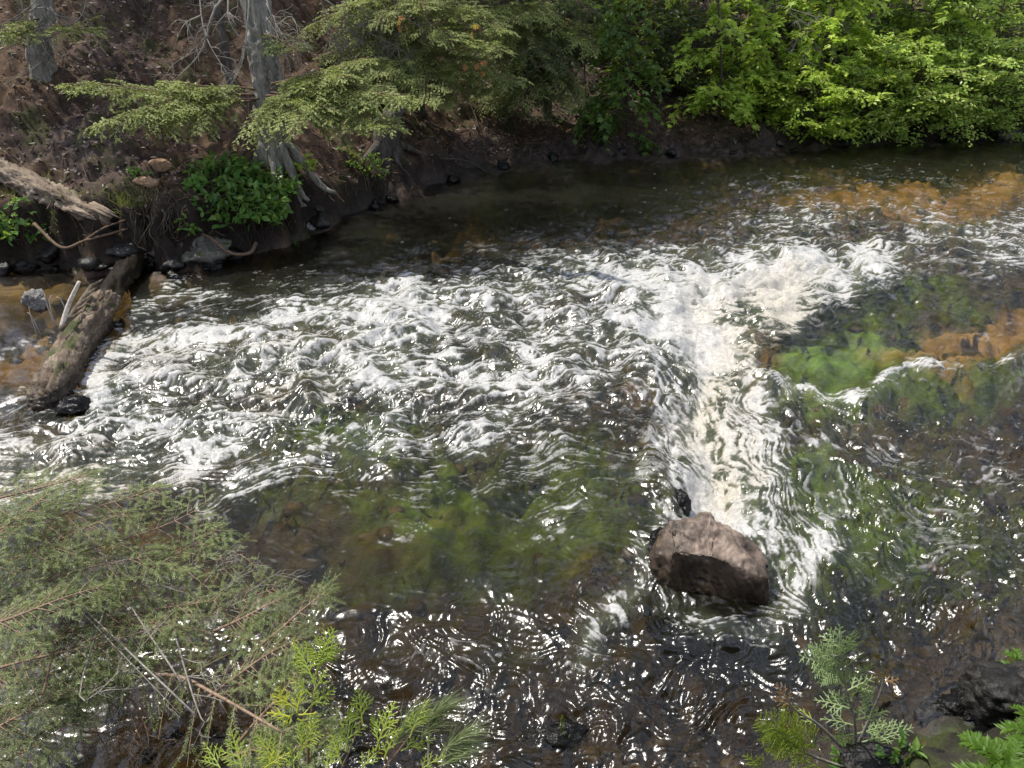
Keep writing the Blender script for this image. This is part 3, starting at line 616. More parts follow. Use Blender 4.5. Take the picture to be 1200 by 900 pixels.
def cloud_leaves(mb, c, rad, n, size, kind, clumps=40):
    """high crown: leaf clumps along hidden twigs, uneven outline"""
    C = unit(rv(clumps))*R.uniform(.25, 1., (clumps, 1))**.5*np.asarray(rad)+np.asarray(c)
    k = R.integers(0, clumps, n); P = C[k]+rv(n)*np.asarray(rad)*.17*np.array([1, 1, .6])
    D = unit(P-C[k]+rv(n, .3)); D[:, 2] -= .3
    leaves(mb, P, D, np.array([0, 0, 1.])+rv(n, .5), size*R.uniform(.6, 1.2, n), kind)

def rock(seed, size, planes=9, rough=.06, sub=5, flat=None, detail=1.):
    import bmesh
    bm = bmesh.new(); bmesh.ops.create_icosphere(bm, subdivisions=sub, radius=1)
    V = np.array([v.co[:] for v in bm.verts]); Fc = np.array([[v.index for v in f.verts] for f in bm.faces]); bm.free()
    r = np.random.default_rng(seed); Nn = unit(r.standard_normal((planes, 3))); dd = r.uniform(.55, .85, planes)
    if flat is not None:
        Nn = np.vstack([Nn, unit(np.array([f[:3] for f in flat], float))]); dd = np.concatenate([dd, [f[3] for f in flat]])
    s = np.min(np.where(V@Nn.T > .05, dd/np.maximum(V@Nn.T, .05), 9), axis=1); s = np.minimum(s, 1.1)
    W = V*s[:, None]
    W = W+V*(rough*nz3(V*2.+seed, seed, 1.)+rough*.5*detail*nz3(V*5+seed, seed+3, 2.))[:, None]
    return W*np.asarray(size), Fc
def put_rock(name, loc, size, m, label, cat='rock', group=None, seed=0, rot=0., **kw):
    V, Fc = rock(seed, size, **kw); c, s = math.cos(rot), math.sin(rot)
    V = np.stack([V[:, 0]*c-V[:, 1]*s, V[:, 0]*s+V[:, 1]*c, V[:, 2]], 1)
    mb = MB(); mb.add(V+np.asarray(loc), Fc)
    o = mb.build(name, m, loc=loc); return tag(o, label, cat, group)
Z = np.array([0, 0, 1.])
# ------------------------------------------------------------------ far bank: trees
# broad grey hemlock standing on the bank edge
G = on_ground(322, 200)+np.array([0, .12, -.12]); Yb = G[1]
t1 = empty('hemlock_tree', G, 'broad grey hemlock with flared roots on the bank edge, sunlit bough across its trunk', 'tree')
mb = MB(); tp = at_y(300, 0, Yb+.25)
TR, TRr = trunk(mb, [G-Z*.35, at_y(317, 140, Yb+.06), at_y(308, 70, Yb+.15), tp, tp+np.array([-.25, .3, 2.2]), tp+np.array([-.35, .5, 7.])],   .185, .06, .3, 5, 36, 90, .10)
mb.build('trunk', M['bark_grey'], t1)
for dx, dy, l in ((-.42, -.16, .3), (.02, -.26, .35), (.3, -.2, .3), (.5, .05, .3)):
    mb = MB(); e = G+np.array([dx, dy, 0]); e[2] = max(ground_z(e[0], e[1])-.03, G[2]-.12)
    e2 = G+np.array([dx, dy, 0])*1.3; e2[2] = max(ground_z(e2[0], e2[1])-.08, G[2]-.2)
    tube(mb, spline([G+np.array([dx*.25, dy*.25, .42]), G+np.array([dx*.55, dy*.55, .2]), e, e2], 14), np.linspace(.065, .02, 14), 10, 0, lambda t, th: 1+.15*samp(TF, th[None, :]/6.3+0*t[:, None], t[:, None]*.4))
    mb.build('root', M['bark_grey'], t1)
def add_bough(tree, wood_m, ndl_m, *a, **k):
    w, nd = MB(), MB(); bough(*a, wood=w, ndl=nd, **k)
    b = w.build('bough', wood_m, tree); nd.build('needles', ndl_m, b, smooth=False); return b
HF = dict(tw=.09, nn=9, nl=.026, nw=.0105, subtw=1.4)
def toward(p, q): return np.asarray(q)-np.asarray(p)
def bough_px(tree, a, b, Ya, Yb_, nm='hem_far', **k):
    p, q = at_y(*a, Ya), at_y(*b, Yb_); kw = dict(HF); kw.update(k)
    kw.setdefault('droop', .1); Ln = np.linalg.norm(q-p); q2 = q+Z*kw['droop']*Ln
    return add_bough(tree, M['twig_brown'], M[nm], p, toward(p, q2), np.linalg.norm(q2-p), **kw)
bough_px(t1, (305, 112), (78, 112), Yb, Yb-.7, width=.3, ns=44, droop=.06, tipup=.05, spray_droop=.35, wr=.016)
bough_px(t1, (300, 118), (110, 148), Yb-.05, Yb-1.1, width=.3, ns=34, droop=.1, spray_droop=.45)
bough_px(t1, (300, 105), (190, 100), Yb-.1, Yb-.5, width=.4, ns=24, droop=.1, spray_droop=.3)
bough_px(t1, (312, 112), (385, 128), Yb-.12, Yb-1.0, width=.5, ns=26, droop=.12, spray_droop=.3)
bough_px(t1, (318, 100), (440, 70), Yb-.1, Yb-.5, width=.4, ns=30, droop=.08, spray_droop=.4)
bough_px(t1, (318, 108), (455, 150), Yb-.1, Yb-1., width=.42, ns=26, droop=.14, bare=.4)
bough_px(t1, (305, 116), (150, 128), Yb-.05, Yb-.9, width=.34, ns=34, droop=.08, spray_droop=.45)
bough_px(t1, (318, 98), (410, 92), Yb-.1, Yb-.8, width=.5, ns=26, droop=.1, spray_droop=.45)
bough_px(t1, (318, 104), (480, 108), Yb-.1, Yb-.8, width=.36, ns=32, droop=.1, spray_droop=.45)
bough_px(t1, (318, 112), (360, 140), Yb-.1, Yb-1.1, width=.6, ns=20, droop=.12, spray_droop=.4)
bough_px(t1, (310, 40), (350, 60), Yb, Yb-.6, nm='hem_dark', width=.5, ns=12, droop=.1)
def dead(tree, *pts, r=.014, kids=6, kl=.35, m='twig_grey', depth=1):
    mb = MB(); bare_branch(mb, [at_y(*p) for p in pts], r, .002, kids, kl, depth=depth); return mb.build('dead_branch', M[m], tree)
dead(t1, (302, -30, Yb), (255, 5, Yb-.4), (236, 60, Yb-.5), (200, 98, Yb-.7), r=.02, kids=8, kl=.45)
dead(t1, (232, -40, Yb+.4), (240, 38, Yb-.1), (272, 95, Yb-.4), r=.012)
dead(t1, (236, 18, Yb-.4), (215, 30, Yb-.5), (202, 62, Yb-.5), r=.01, kids=4)
dead(t1, (270, -30, Yb-.2), (268, 22, Yb-.5), (285, 52, Yb-.5), (281, 85, Yb-.5), r=.013)
dead(t1, (294, -30, Yb-.3), (290, 30, Yb-.5), (282, 80, Yb-.55), (262, 108, Yb-.55), r=.013)
for q in range(7):
    x0 = R.uniform(320, 345); dead(t1, (312, R.uniform(-20, 60), Yb), (x0, R.uniform(20, 70), Yb-.2), (x0+R.uniform(5, 40), R.uniform(40, 110), Yb-.5), r=.007, kids=5, kl=.3)
mb = MB()
cl = [(.4, 1.8, 4.6), (-.4, 2.0, 5.4), (.6, 2.2, 6.)]  # crown clumps set out of view so their shade falls on the bank water
for c_ in cl: cloud_leaves(mb, G+np.array(c_)+Z*.4, (1.5, .9, .6), 1500, .13, 'dia', 30)
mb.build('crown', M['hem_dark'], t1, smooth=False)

# weathered tree at the frame's corner with bare grey twigs
G = on_ground(52, 92); Yq = G[1]
t2 = empty('old_tree', G, 'weathered grey tree hung with bare curling twigs above the red earth slope', 'tree')
mb = MB(); trunk(mb, [G-Z*.1, at_y(46, 40, Yq), at_y(42, -30, Yq+.1), at_y(42, -30, Yq+.1)+np.array([0, .2, 4.])], .15, .06, .5, 4, 26, 60, .12, seed=2)
mb.build('trunk', M['bark_grey'], t2)
for pts in [((60, -20), (30, 12), (-20, 40)), ((105, -15), (90, 25), (40, 34)), ((20, -20), (25, 18), (-10, 25)), ((50, 20), (36, 50), (26, 84)), ((44, 30), (50, 70), (0, 102)), ((48, 24), (62, 56), (74, 68)), ((40, 10), (60, 10), (70, 30)), ((46, 5), (20, 30), (12, 70)), ((45, 40), (54, 56), (45, 80)), ((40, 34), (14, 44), (-10, 52)), ((60, -10), (62, 14), (84, 22))]:
    dead(t2, *[(a, b, Yq-.25-.12*i) for i, (a, b) in enumerate(pts)], r=.011, kids=6, kl=.3)
bough_px(t2, (60, 30), (112, 40), Yq-.3, Yq-.8, width=.55, ns=12, droop=.15)
bough_px(t2, (45, 32), (4, 48), Yq-.3, Yq-.8, width=.55, ns=12, droop=.15)
bough_px(t2, (45, 22), (14, 34), Yq-.2, Yq-.6, width=.5, ns=10, droop=.15)
mb = MB(); cloud_leaves(mb, G+np.array([-.2, .3, 4.2]), (1.4, 1.4, 1.6), 3500, .13, 'dia', 50); mb.build('crown', M['hem_dark'], t2, smooth=False)

# thin pole behind the hemlock
G = on_ground(272, 100); Yp = G[1]
tq = empty('sapling', G, 'thin grey bare sapling stem slanting up behind the dead limbs beside the broad hemlock', 'sapling')
mb = MB(); trunk(mb, [G-Z*.05, at_y(262, 50, Yp), at_y(248, -20, Yp+.1), at_y(240, -60, Yp+.1)+Z*2], .065, .03, .4, 4, 14, 30); mb.build('trunk', M['bark_dark'], tq)

# bushy hemlock hiding its own trunk, boughs reaching over the water
def hemlock(px, py, label, boughs, r=.12, crown=None, Ytop=7., lean=0., nm='hem_far', seed=3):
    G = on_ground(px, py); Y0 = G[1]
    t = empty('hemlock_tree', G, label, 'tree')
    mb = MB(); trunk(mb, [G-Z*.1, G+np.array([lean*.3, .05, 1.2]), G+np.array([lean, .1, 3.]), G+np.array([lean*1.6, .2, Ytop])], r, .04, .5, 4, 20, 50, seed=seed); mb.build('trunk', M['bark_dark'], t)
    for b in boughs:
        a, q, ya, yb_ = b[:4]; kw = b[4] if len(b) > 4 else {}
        bough_px(t, a, q, Y0+ya, Y0+yb_, nm=kw.pop('nm', nm), **kw)
    if crown:
        mb = MB()
        for c_, rad, n_ in crown: cloud_leaves(mb, G+np.array(c_), rad, n_, .13, 'dia', 40)  # crown masses above the view, placed as shade casters over the water
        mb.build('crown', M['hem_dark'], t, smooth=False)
    return t, G
W4 = dict(width=.5, ns=26, spray_droop=.35)
bs = []
for a, q, ya, yb_ in [((485, 60), (405, 92), 0, -.9), ((490, 75), (420, 112), 0, -1.2), ((490, 70), (545, 88), 0, -1.2), ((480, 30), (565, 42), 0, -.8), ((490, 20), (420, 60), 0, -.9), ((485, 0), (570, 12), 0, -.7), ((480, -10), (400, 10), 0, -.9), ((490, 95), (520, 122), 0, -1.1), ((480, 40), (450, 88), 0, -1.3), ((490, 50), (560, 76), 0, -1.), ((480, -20), (450, 30), 0, -1.2), ((490, 10), (530, 50), 0, -1.3), ((470, 10), (395, 42), 0, -.6), ((486, 80), (470, 108), .1, -1.2), ((490, -30), (500, 10), 0, -1.2), ((488, 90), (580, 110), 0, -.6), ((480, 10), (380, 70), 0, -1.), ((480, 50), (400, 125), 0, -1.4), ((485, 30), (440, 112), .1, -1.6), ((490, 60), (500, 118), 0, -1.6), ((490, 30), (590, 62), 0, -1.2), ((490, 5), (600, 34), 0, -.9), ((488, 80), (610, 92), 0, -.8), ((480, -10), (360, 30), 0, -.8)]:
    bs.append((a, q, ya, yb_, dict(width=R.uniform(.36, .55), ns=26, spray_droop=R.uniform(.05, .35), droop=R.uniform(.04, .16), jit=.22)))
t4, G4 = hemlock(490, 128, 'bushy hemlock with layered sunlit boughs and pale bare twigs, tangled above the shaded bank', bs, .1, [((0, 1.0, 5.5), (1.7, .9, 1.), 2600), ((-.2, 1.2, 7.), (1.2, .8, .8), 1500)])
for pts in [((R.uniform(370, 470), R.uniform(-10, 60)), (R.uniform(370, 480), R.uniform(20, 90)), (R.uniform(370, 490), R.uniform(40, 120))) for _ in range(10)]+[((400, 2), (440, 14), (510, 22)), ((372, -10), (384, 24), (392, 58)), ((400, 80), (420, 84), (448, 82)), ((395, 96), (415, 100), (435, 118)), ((420, 10), (445, 40), (455, 60)), ((430, 30), (420, 62), (445, 62)), ((425, 58), (400, 46), (380, 30)), ((470, 18), (490, 30), (500, 40))]:
    dead(t4, *[(a, b, G4[1]-.9) for a, b in pts], r=.009, kids=8, kl=.3)
mb = MB(); P_ = np.array([at_y(a+R.normal(0, 2), b+R.normal(0, 2), G4[1]-1.2) for a, b in [(468, 26), (471, 30), (466, 24), (473, 27), (560, 32), (556, 36), (548, 78), (558, 75), (562, 70), (566, 84), (557, 68)]])
for p_ in P_: mb = MB(); leaves(mb, p_[None], rv(1)-Z, rv(1, .5)+np.array([0, -.6, .6]), .1, 'maple'); o = mb.build('dead_leaf', M['rust_leaf'], t4, smooth=False); o['label'] = 'orange dead leaf' 
bs = []
for a, q, ya, yb_ in [((650, 30), (575, 44), 0, -1.), ((650, 50), (590, 92), 0, -1.2), ((648, 10), (580, 10), 0, -1.), ((648, 60), (600, 100), 0, -.6), ((650, 20), (610, 60), 0, -1.4), ((650, 0), (600, 24), 0, -1.3), ((652, 40), (640, 80), 0, -1.5), ((650, 75), (560, 112), 0, -.9), ((650, -20), (560, -2), 0, -.8), ((650, 62), (625, 110), .1, -1.1), ((652, -10), (690, 14), 0, -1.), ((650, 10), (560, 60), 0, -1.4), ((650, 35), (560, 84), 0, -1.2), ((650, 45), (610, 118), 0, -1.4), ((652, 15), (700, 60), 0, -1.1), ((640, 85), (565, 128), .1, -.9), ((640, 80), (600, 132), .1, -1.3), ((645, 70), (672, 120), 0, -1.)]:
    bs.append((a, q, ya, yb_, dict(width=R.uniform(.45, .6), ns=24, spray_droop=R.uniform(.2, .5), droop=R.uniform(.08, .2), nm='hem_dark' if R.random() < .35 else 'hem_far')))
t3, G3 = hemlock(640, 132, 'thin-trunked hemlock with olive boughs over a dark hollow in the bank', bs, .085, [((0, .6, 5.5), (1.7, 1., 1.), 2600), ((-.4, .8, 7.), (1.3, .9, .8), 1600)], lean=.15)

# grey split stump leaning out of the bank
G = on_ground(452, 178); st = empty('tree_stump', G, 'grey split stump leaning out of the dark bank under the bushy hemlock', 'stump')
mb = MB(); tube(mb, spline([G-Z*.15, at_y(455, 150, G[1]), at_y(468, 118, G[1]+.1)], 24), np.linspace(.2, .13, 24), 24, 0, lambda t, th: 1+.22*samp(TW, th[None, :]/6.3+0*t[:, None], t[:, None]*.05)+.1*np.cos(2*th)[None, :]); mb.build('trunk', M['bark_dark'], st)
for a in ((420, 190), (470, 195), (500, 180)):
    mb = MB(); e = on_ground(*a); tube(mb, spline([G+Z*.2, (G+e)/2+Z*.08, e-Z*.03], 10), np.linspace(.08, .02, 10), 8); mb.build('root', M['bark_dark'], st)
# fallen sticks on the bank under the hemlocks
for (a, b, r_, lb) in [((498, 146), (545, 180), .022, 'dark fallen limb slanting down the shaded bank below the bushy hemlock'), ((552, 128), (566, 172), .012, 'thin grey stick propped in the dark hollow'), ((590, 125), (604, 155), .014, 'straight stick leaning beside the thin-trunked hemlock'), ((470, 200), (496, 238), .012, 'crooked twig trailing from the bank to the water'), ((515, 190), (575, 205), .02, 'sunken dark branch lying along the waterline')]:
    p, q = on_ground(*a), on_ground(*b); mb = MB(); bare_branch(mb, [p+Z*.05, (p+q)/2+Z*.12, q+Z*.02], r_, r_*.4, 3, .2, 6, 0); tag(mb.build('fallen_branch', M['twig_dark'], loc=p), lb, 'branch', 'fallen sticks on the shaded bank')

# ------------------------------------------------------------------ far bank: broad-leaved saplings and shrubs
def shrub(name, px, py, top, label, leaf_m, cat='shrub', group=None, Y=None, wood='twig_dark', dy=0., **k):
    G = on_ground(px, py) if Y is None else at_y(px, py, Y)
    if Y is not None: G[2] = ground_z(G[0], G[1])
    t = empty(name, G, label, cat, group); tp = at_y(*top, G[1]+dy)
    a, b = MB(), MB(); leafy(a, b, G, tp, **k)
    a.build('stem', M[wood], t); b.build('foliage', M[leaf_m], t, smooth=False); return t
KM = dict(nbr=16, ntw=9, nlf=8, size=.12, kind='maple', droop=.35, r0=.03)
shrub('maple_sapling', 735, 158, (740, -20), 'deep green maple sapling with drooping leaves almost touching the water, beside the thin-trunked hemlock', 'leaf_deep', 'sapling', spread=.8, nbr=26, ntw=7, nlf=7, size=.12, kind='maple', droop=.5, r0=.025, start=.08)
shrub('maple_sapling', 690, 128, (695, -40), 'shaded maple sapling holding flat sprays of leaves above brown leaf litter', 'leaf_deep', 'sapling', spread=.8, nbr=14, ntw=6, nlf=6, size=.11, kind='maple', droop=.2, r0=.025, start=.6)
shrub('maple_sapling', 842, 142, (840, -30), 'slim maple sapling with light green drooping leaves over the open mud bank', 'maple', 'sapling', spread=.9, start=.15, **KM)
shrub('maple_sapling', 985, 150, (1000, -60), 'tall maple sapling with the brightest yellow-green leaves, behind the dark forked stem', 'maple', 'sapling', spread=1.1, start=.45, **{**KM, 'nbr': 26, 'ntw': 8})
shrub('maple_sapling', 1090, 140, (1095, -80), 'maple sapling with big pale leaves arching over the dense green thicket', 'maple', 'sapling', spread=1.2, start=.4, **{**KM, 'nbr': 26, 'ntw': 8, 'size': .12})
shrub('maple_sapling', 915, 132, (905, -60), 'maple sapling with mixed green leaves crossed by a bare grey limb', 'maple', 'sapling', spread=1.0, start=.25, **{**KM, 'nbr': 22})
KA = dict(nbr=16, ntw=10, nlf=9, size=.085, kind='oval', droop=.12, r0=.02, start=.08, lean=.5)
shrub('alder_shrub', 945, 160, (950, 72), 'fresh green alder shrub spilling to the waterline at the near end of the thicket', 'maple', spread=.85, stems=5, **{**KA, 'nbr': 12})
shrub('alder_shrub', 1020, 158, (1030, 66), 'dense glossy alder shrub at the waterline below the brightest maple', 'alder', spread=.95, stems=6, **{**KA, 'nbr': 12})
shrub('alder_shrub', 1085, 155, (1090, 48), 'tall pale-leaved alder shrub in the middle of the thicket', 'alder', spread=1.0, stems=6, **{**KA, 'nbr': 12})
shrub('alder_shrub', 1150, 150, (1150, 52), 'grey-green alder shrub leaning over a heap of bank stones', 'alder', spread=1.0, stems=5, **{**KA, 'nbr': 12})
shrub('alder_shrub', 1215, 146, (1210, 30), 'shaded alder shrub at the far end of the thicket', 'leaf_deep', spread=1.1, stems=5, **{**KA, 'nbr': 12})
shrub('alder_shrub', 890, 140, (885, 78), 'low bright alder shrub on the mud bank beside the slim maple sapling', 'maple', spread=.6, stems=4, **{**KA, 'nbr': 9})
shrub('alder_shrub', 1120, 128, (1140, -20), 'tall alder rising behind the thicket with small bright leaves', 'alder', spread=1.3, stems=5, **{**KA, 'nbr': 14, 'size': .085})
shrub('alder_shrub', 1010, 120, (1040, 0), 'leafy alder behind the brightest maple, mostly hidden', 'alder', spread=1.3, stems=4, **{**KA, 'nbr': 12, 'size': .085})
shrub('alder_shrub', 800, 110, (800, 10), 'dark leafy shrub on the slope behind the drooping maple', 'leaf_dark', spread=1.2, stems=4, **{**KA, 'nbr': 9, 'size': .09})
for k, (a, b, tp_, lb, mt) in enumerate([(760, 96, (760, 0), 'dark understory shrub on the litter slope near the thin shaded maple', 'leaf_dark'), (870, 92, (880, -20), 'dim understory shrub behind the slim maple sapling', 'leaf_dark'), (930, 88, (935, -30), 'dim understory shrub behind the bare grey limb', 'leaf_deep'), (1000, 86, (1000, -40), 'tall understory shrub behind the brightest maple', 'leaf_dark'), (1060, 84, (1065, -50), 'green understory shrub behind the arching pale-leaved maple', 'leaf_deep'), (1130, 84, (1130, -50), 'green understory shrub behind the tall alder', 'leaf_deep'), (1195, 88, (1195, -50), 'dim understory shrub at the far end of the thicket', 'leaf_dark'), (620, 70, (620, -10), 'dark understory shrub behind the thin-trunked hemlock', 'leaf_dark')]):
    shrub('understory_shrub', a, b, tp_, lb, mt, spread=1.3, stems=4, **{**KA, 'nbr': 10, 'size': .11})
# dark forked stem and bare limbs among the maples
G = on_ground(948, 120); Yf = G[1]-.6
t = empty('dead_sapling', G, 'dark forked bare sapling standing in front of the brightest maple', 'sapling')
mb = MB(); P_ = [G-Z*.05, at_y(962, 75, Yf), at_y(974, 20, Yf), at_y(985, -40, Yf)]; tube(mb, spline(P_, 20), np.linspace(.05, .025, 20), 8); mb.build('trunk', M['twig_dark'], t)
for pts in [((970, 30), (950, 18), (890, 0)), ((968, 36), (990, 16), (1024, 13)), ((965, 45), (935, 22), (918, 12)), ((964, 60), (940, 42), (922, 70)), ((962, 62), (950, 56), (940, 66)), ((972, 28), (985, 26), (998, 28)), ((966, 50), (975, 55), (980, 72))]:
    dead(t, *[(a, b, Yf-.1*i) for i, (a, b) in enumerate(pts)], r=.016, kids=6, kl=.35)
t = empty('dead_sapling', on_ground(850, 128), 'slender leafless sapling slanting beside the slim maple sapling', 'sapling'); G = np.array(t.location)
mb = MB(); tube(mb, spline([G-Z*.05, at_y(852, 95, G[1]-.3), at_y(858, 40, G[1]-.3), at_y(845, -20, G[1]-.3)], 18), np.linspace(.022, .008, 18), 6); mb.build('trunk', M['twig_dark'], t)
dead(t, (856, 50, G[1]-.4), (846, 20, G[1]-.6), (838, -10, G[1]-.7), r=.01, m='twig_grey')

# trees on the slope behind
BT = [(150, 18, 'twig_dark', 'straight dark tree at the top of the earth slope'), (-60, 17, 'twig_dark', 'dark tree beyond the weathered grey tree'), (380, 21, 'twig_dark', 'dark conifer between the broad hemlock and the bushy one'), (580, 22, 'twig_dark', 'dark conifer behind the bushy hemlock'), (700, 19, 'twig_dark', 'dark tree on the leaf-littered slope behind the drooping maple'), (830, 23, 'twig_dark', 'shadowy tree behind the slim maple sapling'), (960, 25, 'twig_dark', 'shadowy tree behind the brightest maple'), (1090, 26, 'twig_dark', 'shadowy tree behind the tall alder'), (1220, 24, 'twig_dark', 'shadowy tree behind the far end of the thicket'), (1400, 21, 'twig_dark', 'broad tree past the far end of the thicket')]
for k, (px_, Y, wm, lb) in enumerate(BT):
    G = at_y(px_, 40, Y); G[2] = ground_z(G[0], G[1])
    t = empty('forest_tree', G, lb, 'tree', 'trees on the slope behind the river'); mb = MB()
    trunk(mb, [G-Z*.2, G+np.array([R.normal(0, .1), 0, 2.5]), G+np.array([R.normal(0, .3), 0, 15.])], R.uniform(.12, .2), .05, .5, 4, 16, 30, seed=k); mb.build('trunk', M['bark_dark'], t)
    mb = MB(); right = px_ > 650
    for z_ in ((1.2, 2.6, 4.2, 6., 8., 10., 12., 14.) if px_ not in (150,) else (4.5, 6.5, 9., 11.)):  # upper tiers, out of view, put in to darken the river's reflections
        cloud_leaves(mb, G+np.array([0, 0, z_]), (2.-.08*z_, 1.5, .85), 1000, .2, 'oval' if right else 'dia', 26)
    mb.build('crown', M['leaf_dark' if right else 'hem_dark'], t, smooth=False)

# ------------------------------------------------------------------ things on the near side of the far bank
def herb(px, py, label, n, size, sp, ht, m='herb', kind='oval', name='leafy_plant', Yoff=0.):
    G = on_ground(px, py)+np.array([0, Yoff, 0]); t = empty(name, G, label, 'plant')
    a, b = MB(), MB(); PP, DD, NN = [], [], []
    for i in range(n):
        az = R.uniform(0, 6.28); rr = sp*R.random()**.5; e = G+np.array([math.cos(az)*rr*1.2, math.sin(az)*rr*.7-.1*sp, ht*R.uniform(.25, 1.)*(1.1-.5*rr/sp)])
        e[2] = max(e[2], float(ground_z(e[0], e[1]))+.05)
        g = G+R.normal(0, .3*sp, 3)*np.array([1, .5, 0]); g[2] = ground_z(g[0], g[1]); P_ = spline([g, (g+e)/2+Z*.08*ht, e], 6); tube(a, P_, np.linspace(.004, .0015, 6), 3, cap=False)
        d = unit(P_[-1]-P_[-2]); d[2] = min(d[2], .3)
        for q in range(5):
            PP.append(P_[-1-min(q//2, 3)]); DD.append(unit(d+rv(1, .8)[0])); NN.append(Z+rv(1, .45)[0]+np.array([0, -.25, 0]))
    leaves(b, np.array(PP), np.array(DD), np.array(NN), size*R.uniform(.6, 1.25, len(PP)), kind)
    a.build('stem', M['twig_dark'], t); b.build('foliage', M[m], t, smooth=False); return t
herb(290, 262, 'big bright green leafy plant sprawling over the bank edge in front of the broad hemlock', 130, .1, .5, .6)
herb(318, 232, 'leafy plant hiding the roots of the broad hemlock', 60, .09, .3, .35)
herb(262, 212, 'green leafy plant tucked beside the flared roots of the broad hemlock', 45, .09, .3, .35)
herb(345, 205, 'small yellow-green plant growing against the foot of the broad hemlock', 26, .08, .25, .28, 'maple')
herb(222, 275, 'small pale-leaved sprig hanging over the mossy bank boulder', 10, .07, .1, .18)
herb(22, 285, 'light green leafy plant hanging over the dark pool at the end of the rotten log', 40, .085, .26, .3)
herb(165, 205, 'tiny leafy seedling on the brown earth by the sawn wood', 8, .06, .12, .15)
herb(430, 200, 'dark leafy plant clinging to the bank at the foot of the grey stump', 50, .06, .3, .3, 'leaf_deep')
# rotten log on the slope
p0, p1 = on_ground(-40, 192), on_ground(128, 268)
lg = empty('rotten_log', (p0+p1)/2, 'pale rotten log lying down the earth slope, splintered at its lower end', 'log')
dsp = lambda t, th: 1+.16*samp(TW, th[None, :]/6.3+.02*samp(TF, th[None, :]/6.3+0*t[:, None], t[:, None]), t[:, None]*.1)+.14*samp(TF, th[None, :]/6.3+0*t[:, None], t[:, None]*.6)
mb = MB(); tube(mb, spline([p0+Z*.1, (p0+p1)/2+Z*.11, p1+Z*.08], 70), np.concatenate([np.full(50, .12), np.linspace(.12, .05, 20)]), 40, 0, dsp); mb.build('trunk', M['rot_wood'], lg)
dl = unit(p1-p0)
for q in range(9):
    mb = MB(); b = p1-dl*.3+np.array([R.normal(0, .06), R.normal(0, .05), .1+R.uniform(0, .08)]); tube(mb, [b, b+dl*.15, b+dl*R.uniform(.25, .45)], [.03, .024, .004], 6); mb.build('splinter', M['rot_wood'], lg)
mb = MB(); pr = on_ground(150, 268); tube(mb, spline([at_y(40, 262, p1[1]), at_y(72, 290, p1[1]-.25), at_y(100, 282, p1[1]-.2), pr], 16), np.linspace(.018, .012, 16), 7)
tube(mb, spline([at_y(95, 285, p1[1]-.2), at_y(120, 268, p1[1]-.1), pr+Z*.1], 10), np.linspace(.013, .008, 10), 6); tag(mb.build('exposed_root', M['twig_brown'], loc=pr), 'bent brown root hanging below the rotten log', 'root')
mb = MB(); pr = at_y(180, 285, on_ground(200, 260)[1]-.1)
for q in range(46):
    a = np.array([R.uniform(155, 215), R.uniform(225, 260)]); b = a+np.array([R.normal(-4, 14), R.uniform(25, 50)]); Y = on_ground(*a)[1]
    tube(mb, spline([at_y(*a, Y-.02), at_y(*((a+b)/2+R.normal(0, 6, 2)), Y-.16), at_y(*b, Y-.2)], 7), np.linspace(.008, .002, 7), 4, cap=False)
tag(mb.build('root_tangle', M['twig_dark'], loc=pr), 'tangle of fine dead roots spilling from the undercut bank above the mossy boulder', 'roots')
mb = MB(); Y = on_ground(260, 285)[1]; P_ = spline([at_y(215, 268, Y+.05), at_y(245, 278, Y-.15), at_y(268, 296, Y-.25), at_y(292, 297, Y-.2), at_y(300, 285, Y)], 16); tube(mb, P_, np.linspace(.014, .022, 16), 8)
tag(mb.build('exposed_root', M['twig_brown'], loc=P_[8]), 'smooth curved root looping over the mossy boulder beneath the leafy plant', 'root')
for (px_, py_, s, lb) in [(188, 198, (.13, .09, .07), 'pale sawn wood round lying on the brown slope'), (172, 218, (.14, .08, .06), 'reddish broken wood chunk just below the pale sawn round')]:
    g = on_ground(px_, py_); put_rock('wood_chunk', g+Z*.04, s, M['cut_wood'], lb, 'wood', seed=int(px_), planes=7, sub=4)
